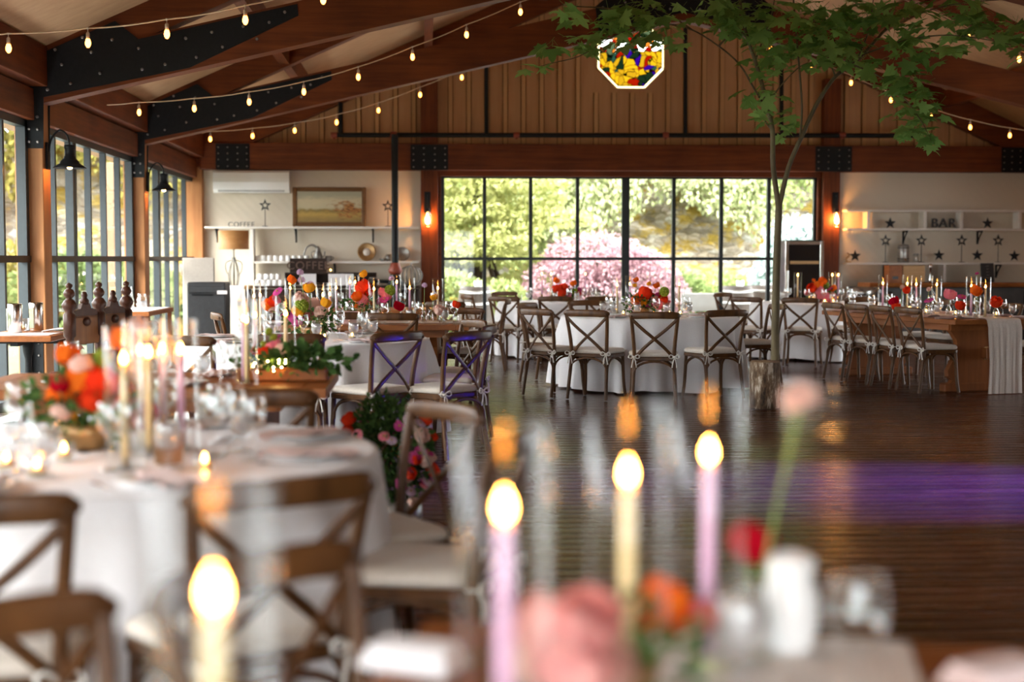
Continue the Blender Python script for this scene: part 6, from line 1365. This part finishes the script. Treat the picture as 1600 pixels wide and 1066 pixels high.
for i in range(nz + 1):
    for j in range(nx + 1):
        x = -20 + 40 * j / nx; z = -.2 + 4.6 * i / nz; s_ = math.floor(z / .42); vs.append((x, 35.5 + .10 * s_ * 1.5 + .22 * math.sin(x * 2.1 + s_ * 1.7) * math.sin(x * .7 + s_) + .12 * math.sin(x * 5.3 + s_ * 2.9), z))
for i in range(nz):
    for j in range(nx): k = i * (nx + 1) + j; fs.append((k, k + 1, k + nx + 2, k + nx + 1))
b.add(vs, fs, 0, True); M['mossstone'] = bank_mat(); struct('wall_garden_bank', b, 'mossstone')
def hanging(lb, x0, x1, y, z0, z1, n, m, size=.16):
    t = thing('hanging_hedge', lb, 'hedge', ((x0 + x1) / 2, y, z1)); ns = n // 40; Ps = []
    for k in range(ns):
        x = NR.uniform(x0, x1); yy = y + NR.uniform(-.5, .5); lo = z0 + abs(NR.normal()) * .7 + .5 * math.sin(x * 1.3); q = NR.uniform(0, 1, 40)
        Ps.append(np.stack([x + NR.normal(size=40) * .10 - (x0 + x1) / 2, yy - .4 * q + NR.normal(size=40) * .08 - y, lo + (z1 - lo) * (1 - q) - z1], 1))
    P1 = np.concatenate(Ps); D1 = NR.normal(size=P1.shape) * .5 + np.array((0, -.2, -1)); V, Fs = leaves_np(P1, D1, NR.uniform(.6, 1.3, len(P1)) * size, OVAL, OVALF); put('foliage', np_mesh('foliage', V, Fs, m), t)
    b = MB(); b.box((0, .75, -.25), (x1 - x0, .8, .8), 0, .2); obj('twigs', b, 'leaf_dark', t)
hanging('pale curtain of hanging greenery above the stone bank, middle', 2.2, 8.4, 34.9, 2.2, 5.0, 22000, 'leaf_pale', .12); hanging('green hanging foliage above the stone bank at right', 7.4, 13.5, 35.2, 2.9, 5.0, 11000, 'leaf_lime', .13)
hanging('green hanging foliage behind the golden conifer', -4, 3.0, 35.6, .8, 5.0, 16000, 'leaf_lime', .15); hanging('pale tree foliage above the bank seen through the left windows', -16, -4, 35.2, 3.0, 6.4, 14000, 'leaf_moss', .20)
for i, (x, y, z, rx, rz, m, lb) in enumerate(((-7.2, 29, .7, 1.0, .9, 'leaf_green', 'leafy shrub outside, behind the water jugs'), (-9.2, 33, .7, 1.2, 1.0, 'leaf_moss', 'mossy gold shrub outside the nearest left window'), (-6.2, 31.5, .5, .9, .8, 'leaf_green', 'green shrub outside between the left windows'), (-5.4, 27.2, .4,   .6, .6, 'leaf_green', 'small green shrub outside the second left window'), (-8.2, 26, .45, .8, .7, 'leaf_green', 'green shrub near the outside post'))):
    blob_tree('garden_shrub', lb, 'shrub', x, y, [(x, y, z, rx, .7, rz), (x + .5, y - .2, z * .8, rx * .7, .5, rz * .8), (x - .5, y, z * .8, rx * .7, .5, rz * .7)], 3200, .16, m, (.03, .5))
b = MB(); b.box((0, 0, .9), (1.0, 46, 2.0), 0, .3); struct('wall_garden_side', b, 'mossstone', (-18.2, 12, -.1))
for y_ in (-2, 6, 14, 22): blob_tree('garden_hedge', 'clipped green hedge stretch along the left garden edge', 'hedge', -15.2, y_, [(-15.2, y_ + d_, .8, .8, 1.5, 1.2) for d_ in (-3, -1, 1, 3)], 4000, .2, 'leaf_green', None)
for x, y in ((-5.3, 24.6), (-5.3, 17.9)): b = MB(); b.box((0, 0, 1.5), (.16, .16, 3.2), 0, .01); struct('porch_column', b, timber('pale_post', (.26, .155, .09), (.18, .10, .055), 2), (x, y, -.1))
# barrels, candle jars and a white bench outside the window
def barrel(x, y, lb):
    t = thing('wine_barrel', lb, 'barrel', (x, y, -.12)); b = MB(); b.lathe([(0, .02), (.255, .02), (.26, 0), (.285, .12), (.32, .32), (.335, .50), (.32, .68), (.285, .88), (.26, 1.0), (.245, 1.0), (.245, .975), (0, .975)], 32); obj('staves', b, timber('grey_staves', (.085, .066, .054), (.045, .034, .026), 2), t)
    for z, r in ((.10, .283), (.30, .319), (.70, .319), (.90, .283)): b = MB(); b.lathe([(r - .004, -.022), (r + .005, -.022), (r + .005, .022), (r - .004, .022)], 32, c=(0, 0, z)); obj('hoop', b, 'galv', t)
    b = MB(); b.lathe([(0, .001), (.07, .001), (.075, .01), (.075, .12), (.07, .12), (.068, .012), (0, .008)], 18); tag(obj('candle_jar', b, 'glass', None, (x + .05, y, .856)), 'clear candle jar on the ' + lb.split(' outside')[0], 'jar')
q = PY(742, 445, 25.4); barrel(q[0], 25.4, 'grey wine barrel outside the left end of the garden window'); q = PY(1152, 445, 25.6); barrel(q[0], 25.6, 'grey wine barrel outside the right end of the garden window'); q = PY(1190, 445, 26.3); barrel(q[0], 26.3, 'browner wine barrel outside beside the wine fridge')
q = PY(1105, 470, 26.2); t = thing('garden_bench', 'white bench outside the garden window', 'bench', (q[0], 26.2, -.12)); b = MB(); b.box((0, 0, .44), (.9, .42, .05), 0, .01); obj('seat', b, 'linenw', t); b = MB(); b.box((0, .22, .68), (.9, .05, .34), 0, .01); obj('backrest', b, 'linenw', t)
for sx in (-1, 1):
    for sy in (-1, 1): b = MB(); b.box((sx * .41, sy * .17, .21), (.05, .05, .42)); obj('leg', b, 'whitecer', t)

# ------------------------------------------------------------------ look-alikes: tell them apart by their place in the row
bpy.context.view_layer.update()
ORD = ['', 'second', 'third', 'fourth', 'fifth', 'sixth', 'seventh', 'eighth', 'ninth', 'tenth', 'eleventh', 'twelfth', 'thirteenth', 'fourteenth', 'fifteenth', 'sixteenth', 'seventeenth', 'eighteenth', 'nineteenth', 'twentieth']
rows = {}
for o, _ in TAGGED: rows.setdefault(o['label'], []).append(o)
for lb, os_ in rows.items():
    if len(os_) < 2: continue
    os_.sort(key=lambda o: proj(o.matrix_world.translation)[0]); n = len(os_); g = lb
    for i, o in enumerate(os_):
        o['group'] = g
        if n == 2: s_ = ('left', 'right')[i] + ' one of two'
        elif i == 0: s_ = 'leftmost of %d' % n
        elif i == n - 1: s_ = 'rightmost of %d' % n
        elif i < n / 2: s_ = '%s from left' % ORD[i]
        else: s_ = '%s from right' % ORD[n - 1 - i]
        o['label'] = lb + ', ' + s_
